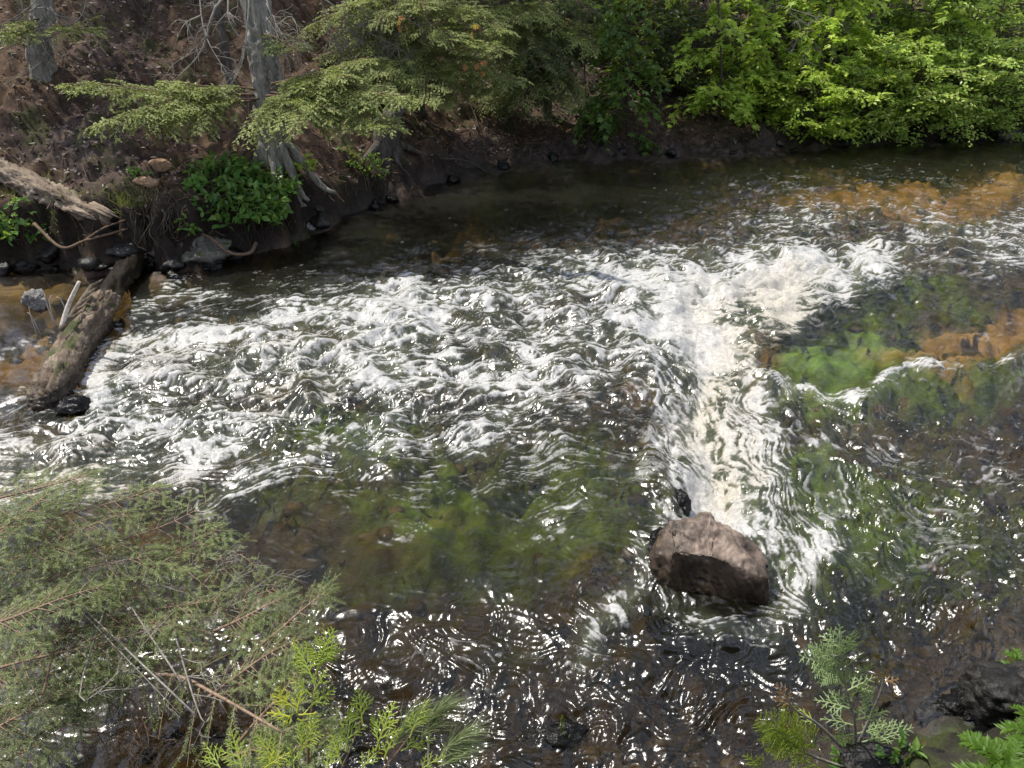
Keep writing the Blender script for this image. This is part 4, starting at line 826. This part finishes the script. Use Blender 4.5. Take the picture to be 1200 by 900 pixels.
# bank stones
put_rock('bank_boulder', at(222, 312, .0)+np.array([0, .12, .06]), (.42, .3, .25), M['rock_moss'], 'dark mossy boulder at the foot of the bank beneath the leafy plant', 'boulder', seed=5, planes=10, rot=.3)
put_rock('river_stone', at(40, 352, .12), (.15, .12, .12), M['rock_grey'], 'grey rounded stone standing in the amber pool behind the mossy log', 'stone', seed=8)
g = at(112, 296, .08); put_rock('bank_stone', g+np.array([0, .06, .0]), (.2, .15, .26), M['rock_dark'], 'tall dark stone standing in the undercut behind the end of the mossy log', 'stone', seed=14)
put_rock('bank_stone', at(96, 298, .12)+np.array([0, .1, 0]), (.1, .09, .09), M['rock_grey'], 'small pale block of stone under the bent root', 'stone', seed=12)
for k, (px_, py_, s, lb) in enumerate([(150, 300, .16, 'dark stone wedged in the undercut below the root tangle'), (178, 318, .12, 'wet dark stone between the log and the mossy boulder'), (140, 318, .1, 'small wet stone beside the drowned end of the log'), (365, 268, .09, 'pointed grey stone at the waterline below the broad hemlock'), (372, 246, .07, 'little rounded stone on the dark mud below the broad hemlock'), (250, 318, .12, 'low wet stone against the mossy boulder'), (460, 236, .1, 'flat dark stone at the waterline below the grey stump'), (1180, 166, .16, 'pale grey stone at the waterline at the end of the thicket'), (1150, 160, .12, 'brown stone half under the grey-green alder'), (930, 178, .07, 'small wet stone on the mud edge below the fresh green alder'), (860, 180, .07, 'small dark stone alone on the open mud edge'), (60, 300, .14, 'dark stone in the shadow under the hanging plant'), (205, 330, .09, 'wet black stone where the side current spills past the boulder')]):
    g = on_ground(px_, py_); g[2] = max(g[2], 0.); put_rock('bank_stone', g+Z*s*.2, (s*R.uniform(.9, 1.4), s, s*R.uniform(.6, .9)), M['rock_dark' if k not in (3, 7) else 'rock_grey'], lb, 'stone', 'stones along the far waterline', seed=20+k, sub=4, rot=R.uniform(0, 3))

q_ = R.random((22, 2)); 
for k in range(22):
    g = on_ground(np.interp(k, [0, 8, 9, 21], [5, 260, 380, 1190])+R.normal(0, 10), 0+np.interp(np.interp(k, [0, 8, 9, 21], [5, 260, 380, 1190]), [0, 110, 190, 270, 350, 420, 480, 560, 650, 800, 900, 1000, 1200], [318, 314, 316, 300, 279, 247, 223, 202, 188, 184, 178, 168, 157])+R.normal(-2, 2)); s_ = R.uniform(.05, .13)
    put_rock('bank_stone', g+Z*.01, (s_*R.uniform(1, 1.5), s_, s_*R.uniform(.6, .9)), M['rock_dark'], 'one of the many small dark stones scattered along the foot of the far bank', 'stone', 'small stones scattered at the foot of the far bank', seed=200+k, sub=3, rot=R.uniform(0, 3))
mb = MB()
for k in range(230):
    a_ = (R.uniform(360, 640), R.uniform(150, 235)) if k < 170 else (R.uniform(60, 260), R.uniform(120, 290)); g = on_ground(*a_)
    if g[2] < .06: continue
    d_ = unit(rv(1)[0]*np.array([1, .8, .25])); l_ = R.uniform(.06, .35); pp = spline([g-d_*l_*.5, g+rv(1, .02)[0]+Z*.02, g+d_*l_*.5], 5); pp[:, 2] = np.maximum(pp[:, 2], ground_z(pp[:, 0], pp[:, 1])+.006); tube(mb, pp, np.linspace(.006, .002, 5)*R.uniform(.5, 1.6), 4, cap=False)
tag(mb.build('twig_litter', M['twig_brown']), 'loose twigs strewn over the far bank', 'twigs', kind='stuff')
# ------------------------------------------------------------------ log across the side channel
a0, a1, a2, a3 = at(20, 478, .05), at(78, 425, .16), at(118, 352, .24), at(165, 296, .16)
lg = empty('mossy_log', a1, 'thick mossy log lying in the rapids, bark peeling at its dry end', 'log')
dsp = lambda t, th: 1+.09*samp(TW, th[None, :]/6.3+.02*samp(TF, th[None, :]/6.3+0*t[:, None], t[:, None]), t[:, None]*.08)+.13*samp(TS, th[None, :]/6.3+0*t[:, None], t[:, None]*.7)
P_ = spline([at(52, 492, -.1), at(62, 455, .04), at(90, 405, .12), at(124, 352, .2)], 80)
rr_ = np.interp(np.linspace(0, 1, 80), [0, .06, .3, .5, .55, .9, 1], [.09, .13, .14, .135, .145, .14, .11])
mb = MB(); tube(mb, P_, rr_, 48, 0, dsp); mb.build('bark', M['log_bark'], lg)
mb = MB(); tube(mb, spline([at(122, 356, .18), at(150, 315, .12), at(178, 285, .1)], 30), np.linspace(.1, .12, 30), 30, 0, dsp); mb.build('shaded_wet_core', M['shaded_wet_wood'], lg)
mb = MB(); bs_ = at(72, 385, .3); tube(mb, spline([bs_, at_y(80, 358, bs_[1]+.1), at_y(93, 330, bs_[1]+.15)], 10), [.022, .022, .021, .02, .02, .019, .018, .017, .016, .014], 8); mb.build('branch_stub', M['white_wood'], lg)
for pts in [((78, 362), (72, 352), (66, 348)), ((62, 372), (56, 360), (52, 345)), ((60, 370), (58, 356), (60, 346)), ((40, 382), (36, 370), (34, 360)), ((44, 380), (38, 372), (32, 366))]:
    mb = MB(); q = [np.array(at_y(a, b, 6.35)) for a, b in pts]; q[0] = q[0]-Z*.15; tube(mb, spline(q, 6), np.linspace(.006, .003, 6), 4); mb.build('twig', M['white_wood'], lg)
for q in range(5):
    mb = MB(); c_ = P_[50+q*5]+Z*.17+np.array([-.06, 0, .02]); tube(mb, [c_, c_+np.array([.03, .12, .05]), c_+np.array([.07, .26, .06])], [.02, .022, .006], 5); mb.build('bark_flap', M['log_bark'], lg)
put_rock('river_stone', at(88, 478, .02), (.14, .1, .08), M['rock_dark'], 'black wet stone in the foam below the mossy log', 'stone', seed=41, sub=4)

# ------------------------------------------------------------------ the boulder in the rapids
c0 = at(838, 668, .1)
import bmesh
pts = [(-.27, .16, .30), (-.03, .21, .31), (.2, .13, .245), (.31, .02, .17), (-.27, -.04, .245), (-.03, -.1, .255), (.15, -.16, .2), (.28, -.14, .13), (-.29, -.07, .02), (0, -.15, 0), (.16, -.21, -.02), (.3, -.16, -.05), (-.35, .05, .12), (.34, .13, .08), (0, .3, .15), (-.25, .26, .14)]+[(x, y, -.3) for x, y in ((-.4, 0), (-.3, -.08), (0, -.15), (.18, -.21), (.33, -.14), (.4, .1), (.2, .32), (-.2, .32), (-.38, .2))]
bm = bmesh.new()
for p_ in pts: bm.verts.new(p_)
bmesh.ops.convex_hull(bm, input=bm.verts[:]); bmesh.ops.delete(bm, geom=[v for v in bm.verts if not v.link_faces], context='VERTS')
bmesh.ops.dissolve_limit(bm, angle_limit=.12, verts=bm.verts[:], edges=bm.edges[:])
bmesh.ops.bevel(bm, geom=bm.edges[:], offset=.006, segments=1, affect='EDGES', profile=.6)
bmesh.ops.triangulate(bm, faces=bm.faces[:])
for it in range(5):
    L_e = [e for e in bm.edges if e.calc_length() > .02]
    if not L_e: break
    bmesh.ops.subdivide_edges(bm, edges=L_e, cuts=1); bmesh.ops.triangulate(bm, faces=[f for f in bm.faces if len(f.verts) > 3])
bm.normal_update(); V = np.array([v.co[:] for v in bm.verts]); Nn = np.array([v.normal[:] for v in bm.verts]); Fc = np.array([[v.index for v in f.verts] for f in bm.faces]); bm.free()
Rr = lambda f, o: samp(TS, V[:, 0]*f+V[:, 2]*f*.6+o, V[:, 1]*f-V[:, 2]*f*.5+o*2)
step_ = np.abs(((V[:, 2]*1.2+V[:, 0]*.5-V[:, 1]*.3)*9+Rr(.5, .2)) % 1-.5)
V = V+Nn*(.005*Rr(.5, .1)+.0035*Rr(1.7, .5)+.0025*Rr(5, .3)-.02*sstep(.09, .0, step_)*sstep(-.3, .5, Rr(.9, .7))+.012*np.round(1.3*Rr(.8, .4)))[:, None]
mb = MB(); mb.add(V*np.array([.93, .95, 1.])+c0+np.array([0, .03, -.1]), Fc)
tag(mb.build('river_boulder', M['rock_river'], loc=c0), 'angular brown boulder standing alone in the rapids below the white chute', 'boulder')
put_rock('river_stone', at(797, 592, .0), (.06, .1, .09), M['rock_dark'], 'dark wet rock splitting the current at the head of the angular boulder', 'stone', seed=43, sub=4)
put_rock('river_stone', at(776, 640, .02), (.12, .16, .13), M['rock_dark'], 'black wet rock pressed against the flank of the angular boulder', 'stone', seed=44, sub=4)

# ------------------------------------------------------------------ leaf litter, bank grass
n = 90000; xs = R.uniform(-12, 12, n); ys = R.uniform(8, 21, n); zs = ground_z(xs, ys); dd_ = ys-fb(xs)
lpx, lpy = chart(xs, ys, zs); keep = (R.random(n) < (.45+1.1*np.clip(litter.get(lpx, lpy), 0, 1))) & (dd_ > .35) & (lpx > -80) & (lpx < 1280) & (lpy > -60)
xs, ys, zs = xs[keep], ys[keep], zs[keep]; mb = MB()
leaves(mb, np.stack([xs, ys, zs+.012], 1), rv(len(xs))*np.array([1, 1, .25]), Z+rv(len(xs), .35), R.uniform(.025, .085, len(xs)), 'oval')
tag(mb.build('leaf_litter', M['dead_leaf'], smooth=False), 'brown and purple fallen leaves lying on the far slope', 'leaf litter', kind='stuff')
def blades(px_, py_, n, hgt, rad, m, tilt=.4):
    mb = MB(); G = on_ground(px_, py_); q = R.normal(0, rad, (n, 2)); b = np.stack([G[0]+q[:, 0], G[1]+q[:, 1]*.7, 0*q[:, 0]], 1); b[:, 2] = ground_z(b[:, 0], b[:, 1])-.01
    d = unit(Z+rv(n, tilt)); l = hgt*R.uniform(.5, 1.2, n); w_ = unit(np.cross(d, rv(n)))*.003
    mid = b+d*(l*.55)[:, None]; tip = b+d*l[:, None]; tip[:, 2] -= l*.15; tip += rv(n, .02)
    V = np.stack([b-w_, b+w_, mid+w_, mid-w_, tip], 1).reshape(-1, 3); k = np.arange(n)[:, None]*5
    mb.add(V, [k+np.array([[0, 1, 2, 3]]), k+np.array([[3, 2, 4]])]); return mb, G
for (px_, py_, n_, h_, r_, m_, lb) in [(145, 240, 160, .16, .12, 'grass', 'green grass tuft at the bank edge above the root tangle'), (12, 225, 200, .14, .2, 'grass', 'mossy grass tuft beneath the rotten log'), (75, 255, 160, .12, .16, 'grass', 'grass tuft under the splintered end of the rotten log'), (165, 235, 200, .14, .16, 'dead_grass', 'straw-coloured tuft beside the green grass above the root tangle'), (345, 285, 120, .18, .14, 'grass', 'trailing grass below the big leafy plant'), (725, 145, 60, .12, .1, 'fern', 'bright little tuft on the mud under the drooping maple')]:
    mb, G = blades(px_, py_, n_, h_, r_, m_); tag(mb.build('grass_tuft', M[m_], loc=G, smooth=False), lb, 'grass tuft')
# ------------------------------------------------------------------ near bank plants
# young fir reaching out over the water
NB = dict(tw=.075, nn=18, nl=.018, nw=.0019, wr=.008)
TB = np.array([-3.05, 1.75, .45])
TB[2] = ground_z(TB[0], TB[1])
t = empty('fir_tree', TB, 'young fir whose soft grey-green boughs spread low over the near edge of the stream', 'tree')
mb = MB(); trunk(mb, [TB-Z*.1, TB+Z*.8, TB+np.array([.05, 0, 1.9])], .05, .015, .3, 4, 14, 30); mb.build('trunk', M['bark_grey'], t)
for (a, b, za, zb, kw) in [((-60, 705), (250, 590), .8, .85, {}), ((-60, 640), (190, 575), .95, 1.0, {}), ((-60, 600), (110, 560), 1.05, 1.1, {}), ((-80, 770), (290, 650), .6, .72, {}), ((-60, 730), (180, 640), .75, .85, {}), ((-60, 830), (230, 700), .5, .65, {}), ((-40, 680), (150, 605), .9, .98, {}), ((-60, 660), (60, 580), 1.0, 1.1, {}), ((60, 790), (330, 690), .5, .6, {}), ((-60, 870), (160, 760), .45, .5, dict(bare=.5)), ((-50, 745), (120, 690), .9, .9, {}), ((100, 720), (260, 620), .7, .75, {}), ((-60, 800), (200, 730), .6, .7, {}), ((-60, 880), (120, 800), .5, .55, {}), ((20, 760), (260, 700), .6, .68, {}), ((-60, 920), (90, 850), .4, .48, {})]:
    p, q = at(*a, za), at(*b, zb); Ln = np.linalg.norm(q-p); k2 = dict(NB); k2.update(width=.38, ns=19, droop=.08, spray_droop=.25, bare=.05, subtw=1.1); k2.update(kw)
    add_bough(t, M['branch_tan'], M['hem_near'], p, toward(p, q+Z*.08*Ln), Ln, **k2)
# long tan bough that runs to the cedar
for (pts, r_) in [([(-30, 832, .45), (70, 822, .46), (150, 796, .5), (205, 792, .55), (255, 815, .6), (330, 858, .65)], .013)]:
    P_ = spline([at(*p) for p in pts], 30); w_, nd = MB(), MB(); tube(w_, P_, np.linspace(.013, .005, 30), 7)
    for i in range(5, 30, 2):
        for sg in (1, -1):
            d0 = unit(P_[min(i+1, 29)]-P_[i-1]); s0 = unit(np.cross(d0, Z)); d = unit(d0*.55+s0*sg+rv(1, .15)[0]-Z*.2*(sg > 0)); l = R.uniform(.12, .3)
            sd = P_[i]+d*(l*np.linspace(0, 1, 5))[:, None]; sd[:, 2] -= .25*l*np.linspace(0, 1, 5)**2; tube(w_, sd, np.linspace(.003, .0012, 5), 4, cap=False)
            if i > 11:
                needles(nd, sd[:1], d[None], Z[None], np.array([l]), 26, .018, .002)
                for q in range(3):
                    k = R.integers(1, 4); needles(nd, sd[k:k+1], unit(d+rv(1, .6)), Z[None], np.array([l*.5]), 14, .017, .002)
    b = w_.build('bough', M['branch_tan'], t); b['label'] = 'long tan bough, half bare'; nd.build('needles', M['hem_near'], b, smooth=False)
for pts in [tuple((R.uniform(0, 260)+q*R.uniform(10, 60), 640+R.uniform(0, 200), R.uniform(.55, .8)) for q in range(3)) for _ in range(6)]+[((120, 796, .5), (128, 830, .4), (132, 860, .35)), ((136, 796, .5), (150, 830, .42), (165, 868, .35)), ((138, 795, .5), (170, 850, .42), (175, 885, .35)), ((60, 825, .45), (95, 858, .4), (70, 900, .3)), ((95, 858, .4), (130, 862, .4), (160, 890, .35)), ((0, 850, .4), (40, 868, .4), (75, 900, .3)), ((100, 770, .5), (60, 760, .5), (20, 790, .5)), ((200, 700, .6), (230, 660, .7), (240, 640, .75)), ((225, 700, .6), (260, 660, .7), (280, 645, .75)), ((240, 720, .55), (270, 715, .6), (300, 728, .6)), ((245, 700, .6), (262, 690, .62), (300, 655, .65)), ((235, 720, .5), (280, 700, .6), (330, 668, .65)), ((60, 700, .7), (120, 690, .75), (160, 720, .7)), ((20, 760, .6), (90, 740, .6), (140, 770, .55)), ((150, 640, .8), (180, 680, .7), (230, 690, .65)), ((10, 880, .4), (60, 850, .45), (110, 790, .5)), ((-10, 720, .7), (40, 735, .65), (110, 725, .6)), ((90, 610, .95), (120, 650, .85), (170, 660, .8))]:
    mb = MB(); bare_branch(mb, [at(*p) for p in pts], .0045, .0012, 7, .16, 5, 1); mb.build('dead_branch', M['twig_grey' if R.random() < .65 else 'twig_brown'], t)

# flat scale-leaved cedar sprays
def strip(mb, P, w, up, mi=0):
    P = np.asarray(P); n = len(P); T = unit(np.gradient(P, axis=0)); s = unit(np.cross(T, up)); w = np.asarray(w)[:, None]
    V = np.concatenate([P-s*w, P+unit(np.cross(s, T))*w*.6, P+s*w]); i = np.arange(n-1)[:, None]
    mb.add(V, [np.concatenate([i, n+i, n+i+1, i+1], 1), np.concatenate([n+i, 2*n+i, 2*n+i+1, n+i+1], 1)], mi)
def cedar(mb, p, d, up, L, w=.0034, lev=0, droop=.15):
    n = 8 if lev == 0 else 5 if lev == 1 else 3; q = np.linspace(0, 1, n); d = unit(d); up = unit(up-d*np.dot(up, d)); s = np.cross(d, up)
    P = p+d*(L*q)[:, None]-Z*(droop*L*q**2)[:, None]+s*(R.normal(0, .05)*L*q**2)[:, None]
    strip(mb, P, np.linspace(w, w*.45, n), up)
    if lev < 2:
        m = int(L/(.016 if lev == 0 else .010))
        for i in range(m):
            u = .12+.84*(i+.5)/m; f = u*(n-1); k = min(int(f), n-2); b = P[k]+(P[k+1]-P[k])*(f-k); sg = 1 if i % 2 else -1
            a = .72+R.normal(0, .08); l = L*(.5 if lev == 0 else .42)*(1.12-u)*R.uniform(.8, 1.15)*(1 if u > .15 else .6)
            if l > .008: cedar(mb, b, d*math.cos(a)+s*sg*math.sin(a)+up*R.normal(0, .1), up, l, w*.92, lev+1, droop*.6)
def cedar_plant(t, sprays, m, wood='twig_brown', base=None, rust=0):
    for (a, b, za, zb) in sprays:
        p, q = at(*a, za), at(*b, zb); mb = MB()
        cedar(mb, p, q-p, unit(np.array([0, -.75, .75])+rv(1, .25)[0]), np.linalg.norm(q-p))
        mb.build('spray', M['cedar_rust' if R.random() < rust else m], t, smooth=False)
B0 = np.array([-.95, 1.62, 0.]); B0[2] = ground_z(B0[0], B0[1])
t = empty('cedar_shrub', B0, 'bright yellow-green cedar with flat lacy sprays rising beside the fir boughs', 'shrub')
mb = MB()
stems = [[(360, 960, .25), (362, 860, .55), (372, 790, .72), (378, 735, .85)], [(360, 960, .25), (400, 900, .42), (425, 840, .55)], [(370, 960, .25), (440, 910, .4), (490, 850, .5)], [(350, 960, .25), (320, 890, .45), (320, 830, .6)], [(360, 960, .25), (380, 900, .4), (350, 830, .62)]]
for s_ in stems: tube(mb, spline([at(*p) for p in s_], 16), np.linspace(.008, .002, 16), 6)
mb.build('stem', M['twig_brown'], t)
cedar_plant(t, [((370, 790), (388, 728), 0.86, 1.04), ((368, 800), (345, 740), 0.84, 0.99), ((372, 785), (396, 752), 0.86, 0.96), ((368, 810), (386, 782), 0.82, 0.90), ((365, 815), (338, 790), 0.79, 0.86), ((378, 760), (392, 742), 0.92, 0.98), ((362, 830), (392, 800), 0.74, 0.84), ((425, 850), (420, 800), 0.66, 0.80), ((405, 880), (415, 822), 0.59, 0.72), ((440, 880), (462, 815), 0.58, 0.72), ((480, 865), (500, 812), 0.62, 0.72), ((470, 880), (510, 860), 0.56, 0.60), ((450, 890), (462, 850), 0.56, 0.64), ((400, 895), (384, 850), 0.56, 0.66), ((350, 890), (372, 830), 0.56, 0.72), ((330, 905), (300, 850), 0.54, 0.64), ((420, 905), (448, 868), 0.54, 0.60), ((310, 910), (330, 868), 0.54, 0.62), ((285, 905), (270, 850), 0.54, 0.64), ((380, 905), (400, 870), 0.54, 0.60), ((345, 905), (340, 868), 0.54, 0.60), ((490, 905), (520, 880), 0.52, 0.56), ((260, 905), (240, 862), 0.54, 0.60)], 'cedar_bright')
cedar_plant(t, [((345, 830), (318, 808), 0.88, 0.94), ((348, 835), (352, 805), 0.88, 0.96), ((350, 838), (372, 836), 0.88, 0.88), ((340, 840), (312, 832), 0.86, 0.88), ((348, 842), (366, 852), 0.86, 0.82), ((338, 832), (325, 800), 0.86, 0.96), ((345, 835), (330, 848), 0.86, 0.80), ((310, 900), (340, 880), 0.70, 0.74)], 'cedar_yellow')
for (pts) in [((260, 890, .4), (330, 870, .5)), ((300, 900, .4), (390, 850, .52)), ((280, 870, .45), (350, 780, .7)), ((240, 820, .5), (350, 740, .75)), ((300, 760, .6), (384, 690, .8)), ((250, 740, .6), (330, 700, .72))]:
    p, q = at(*pts[0]), at(*pts[1]); add_bough(t if False else bpy.data.objects['fir_tree'], M['branch_tan'], M['hem_near'], p, q-p, np.linalg.norm(q-p), **{**NB, 'width': .4, 'ns': 14, 'droop': .05})
# long-needled pine seedling
B1 = np.array([-.3, 1.72, 0]); B1[2] = ground_z(B1[0], B1[1])
t = empty('pine_seedling', B1, 'pine seedling with brushes of long pale needles swept to one side', 'seedling')
mb = MB()
for s_ in [[(500, 960, .2), (502, 900, .36), (503, 850, .5), (510, 828, .56)], [(502, 950, .22), (520, 890, .4), (535, 850, .48)]]: tube(mb, spline([at(*p) for p in s_], 12), np.linspace(.006, .003, 12), 6)
mb.build('stem', M['twig_grey'], t)
def brush(p, d, n, l, spread, m='pine'):
    mb = MB(); d = unit(d); dr = unit(d+rv(n, spread)); b = p+d*(R.uniform(-.06, .04, n))[:, None]; L_ = l*R.uniform(.6, 1.1, n)
    w_ = unit(np.cross(dr, rv(n)))*.0009; m1 = b+dr*(L_*.5)[:, None]; tip = b+dr*L_[:, None]; tip[:, 2] -= L_*.22; tip[:, 0] += L_*.1
    V = np.stack([b-w_, b+w_, m1+w_, m1-w_, tip], 1).reshape(-1, 3); k = np.arange(n)[:, None]*5
    mb.add(V, [k+np.array([[0, 1, 2, 3]]), k+np.array([[3, 2, 4]])]); mb.build('needles', M[m], t, smooth=False)
for (a, b, za, zb) in [((505, 850), (530, 818), .5, .58), ((508, 838), (540, 815), .54, .58), ((525, 880), (560, 848), .42, .48), ((535, 868), (572, 845), .46, .5), ((530, 890), (565, 872), .4, .42), ((478, 850), (506, 822), .48, .56), ((470, 860), (490, 830), .46, .54)]:
    brush(at(*a, za), at(*b, zb)-at(*a, za), 130, .15, .3)
# small cedar standing on the wet ledge
B2 = on_ground(1000, 905); Ys = B2[1]
t = empty('cedar_seedling', B2, 'small grey-green cedar seedling with rusty tips standing alone on the wet ledge', 'seedling')
mb = MB(); A = lambda x_, y_, o=0.: at_y(x_, y_, Ys+o)
stems = [[(1000, 905), (1002, 850), (990, 800), (984, 740)], [(1002, 880), (1020, 840), (1035, 800), (1032, 775)], [(1000, 890), (960, 850), (930, 830), (915, 800)], [(1002, 870), (1030, 880), (1060, 878)], [(990, 900), (940, 880), (905, 850)]]
for s_ in stems: tube(mb, spline([A(*p) for p in s_], 14), np.linspace(.007, .0018, 14), 6)
mb.build('stem', M['twig_grey'], t)
def spr(lst, m, sz=1.):
    for (a, b) in lst:
        p, q = A(*a), A(b[0], b[1], R.uniform(-.06, .06)); mb = MB(); cedar(mb, p, q-p, unit(np.array([0, -.8, .6])+rv(1, .3)[0]), np.linalg.norm(q-p)*sz, .0034)
        mb.build('spray', M[m], t, smooth=False)
spr([((984, 752), (985, 728)), ((985, 760), (960, 742)), ((985, 765), (1005, 748)), ((987, 780), (948, 752)), ((988, 785), (1012, 760)), ((990, 795), (955, 772)), ((990, 805), (968, 780)), ((992, 810), (1030, 790)), ((995, 820), (1018, 792)), ((1002, 835), (975, 805)), ((1000, 850), (962, 838)), ((1025, 830), (1012, 800)), ((1004, 860), (1040, 850)), ((1010, 870), (1075, 850)), ((1003, 880), (985, 850)), ((1030, 880), (1070, 868)), ((1000, 885), (1030, 862)), ((986, 770), (972, 730)), ((986, 775), (1000, 732)), ((988, 790), (940, 765)), ((990, 800), (1025, 772)), ((1000, 845), (1045, 830)), ((995, 830), (955, 815)), ((1002, 860), (960, 865)), ((1010, 880), (1050, 890))], 'cedar_grey')
spr([((940, 885), (890, 828)), ((950, 875), (900, 850)), ((930, 875), (884, 845)), ((960, 880), (930, 842)), ((950, 885), (915, 868)), ((960, 850), (935, 830)), ((900, 905), (872, 880)), ((960, 900), (930, 880))], 'cedar_bright')
spr([((930, 832), (908, 798)), ((1034, 800), (1056, 795)), ((1030, 825), (1060, 808)), ((1062, 878), (1088, 872)), ((925, 855), (918, 840)), ((1028, 800), (1040, 780))], 'cedar_rust')
# leafy seedlings at its foot, moss and fern on the ledge
for (px_, py_, lb) in [(985, 898, 'round-leaved bright seedling at the foot of the small cedar'), (1045, 900, 'second round-leaved seedling beside a dead leaf on the ledge')]:
    herb(px_, py_, lb, 6, .04, .08, .1, 'herb', name='leafy_seedling')
L0 = on_ground(1150, 845)
put_rock('ledge_rock', L0+np.array([.05, .05, -.05]), (.34, .22, .13), M['rock_dark'], 'flat black wet ledge rock at the near edge of the stream', 'rock', seed=61, sub=5)
put_rock('ledge_rock', on_ground(1070, 895)+Z*-.1, (.26, .16, .1), M['rock_dark'], 'low wet ledge rock behind the small cedar', 'rock', seed=62, sub=5)
put_rock('ledge_rock', on_ground(1215, 800)+Z*-.1, (.25, .2, .14), M['rock_dark'], 'dark rock beside the black ledge, a small fern on top', 'rock', seed=63, sub=5)
def fern(px_, py_, n, l, label):
    G = on_ground(px_, py_); t = empty('fern', G, label, 'fern')
    for i in range(n):
        mb = MB(); az = R.uniform(0, 6.28); d = unit(np.array([math.cos(az), math.sin(az)*.8-.1, R.uniform(.5, 1.1)])); L_ = l*R.uniform(.6, 1.1)
        q = np.linspace(0, 1, 12); P_ = G+R.normal(0, .02, 3)*np.array([1, 1, 0])+d*(L_*q)[:, None]-Z*(.55*L_*q**2)[:, None]
        T = unit(np.gradient(P_, axis=0)); tube(mb, P_, np.linspace(.0018, .0006, 12), 3, cap=False); up = unit(np.cross(unit(np.cross(T, Z)), T))
        needles(mb, P_[:-1], T[:-1], up[:-1], np.full(11, L_/11), 3, L_*.22, L_*.045, spread=1.25, jitter=.15); mb.build('frond', M['fern'], t, smooth=False)
    return t
fern(1185, 905, 30, .17, 'bright green fern clump at the near edge beside the black ledge')
fern(1215, 868, 22, .15, 'fern clump growing just above the bigger one')
fern(1200, 790, 16, .16, 'small pale fern clump on the mossy rock')
mb, G = blades(660, 862, 9, .1, .02, 'grass', .12); G_ = at(659, 855, .02); 
o = mb.build('grass_tuft', M['grass'], loc=G, smooth=False); o.location = [float(v) for v in G_]; tag(o, 'thin upright grass blades alone in the shallow water', 'grass tuft')
put_rock('river_stone', at(659, 862, -.04), (.12, .08, .06), M['rock_dark'], 'barely sunken stone under the lone grass blades', 'stone', seed=66, sub=4)
# ------------------------------------------------------------------ camera, sun, sky
cam = bpy.data.cameras.new('camera'); co = bpy.data.objects.new('camera', cam); COL.objects.link(co)
co.location = (0, 0, H); co.rotation_euler = (math.radians(60), 0, 0)
cam.sensor_width = 36; cam.lens = 36*F/1200; cam.clip_end = 3000; cam.clip_start = .05
S.camera = co
L = Vector((.46, -.25, -1.0)).normalized()
sun = bpy.data.lights.new('sun', 'SUN'); sun.energy = 5.0; sun.angle = math.radians(.5); sun.color = (1, .95, .86)
so = bpy.data.objects.new('sun', sun); COL.objects.link(so); so.rotation_euler = L.to_track_quat('-Z', 'Y').to_euler(); so.location = (-6, 10, 20)
w = bpy.data.worlds.new('World'); S.world = w; w.use_nodes = True; nt = w.node_tree; nt.nodes.clear(); N = NT(nt)
sky = N.n('TexSky'); sky.sky_type = 'NISHITA'; sky.sun_disc = False; sky.sun_elevation = math.asin(-L.z); sky.sun_rotation = math.atan2(-L.x, -L.y)
tc = nt.nodes.new('ShaderNodeTexCoord').outputs['Generated']
cl = N.ramp(N.noise(tc, 4., 6, .55), [(.47, 0.), (.55, 1.)])
skc = N.mix(cl, sky.outputs[0], (12.5, 13.3, 16.))
bg = N.n('Background', Strength=.105); N.link(skc, bg.inputs[0])
wo = N.n('OutputWorld'); N.link(bg.outputs[0], wo.inputs[0])
S.view_settings.view_transform = 'Standard'; S.view_settings.look = 'None'; S.view_settings.exposure = 0.0; S.view_settings.gamma = 1; S.view_settings.use_curve_mapping = False
S.cycles.max_bounces = 8; S.cycles.diffuse_bounces = 3; S.cycles.glossy_bounces = 3; S.cycles.transparent_max_bounces = 12; S.cycles.transmission_bounces = 4
S.cycles.caustics_reflective = False; S.cycles.caustics_refractive = False; S.cycles.sample_clamp_indirect = 4
S.cycles.use_denoising = True
try: S.cycles.denoiser = 'OPENIMAGEDENOISE'
except Exception: pass
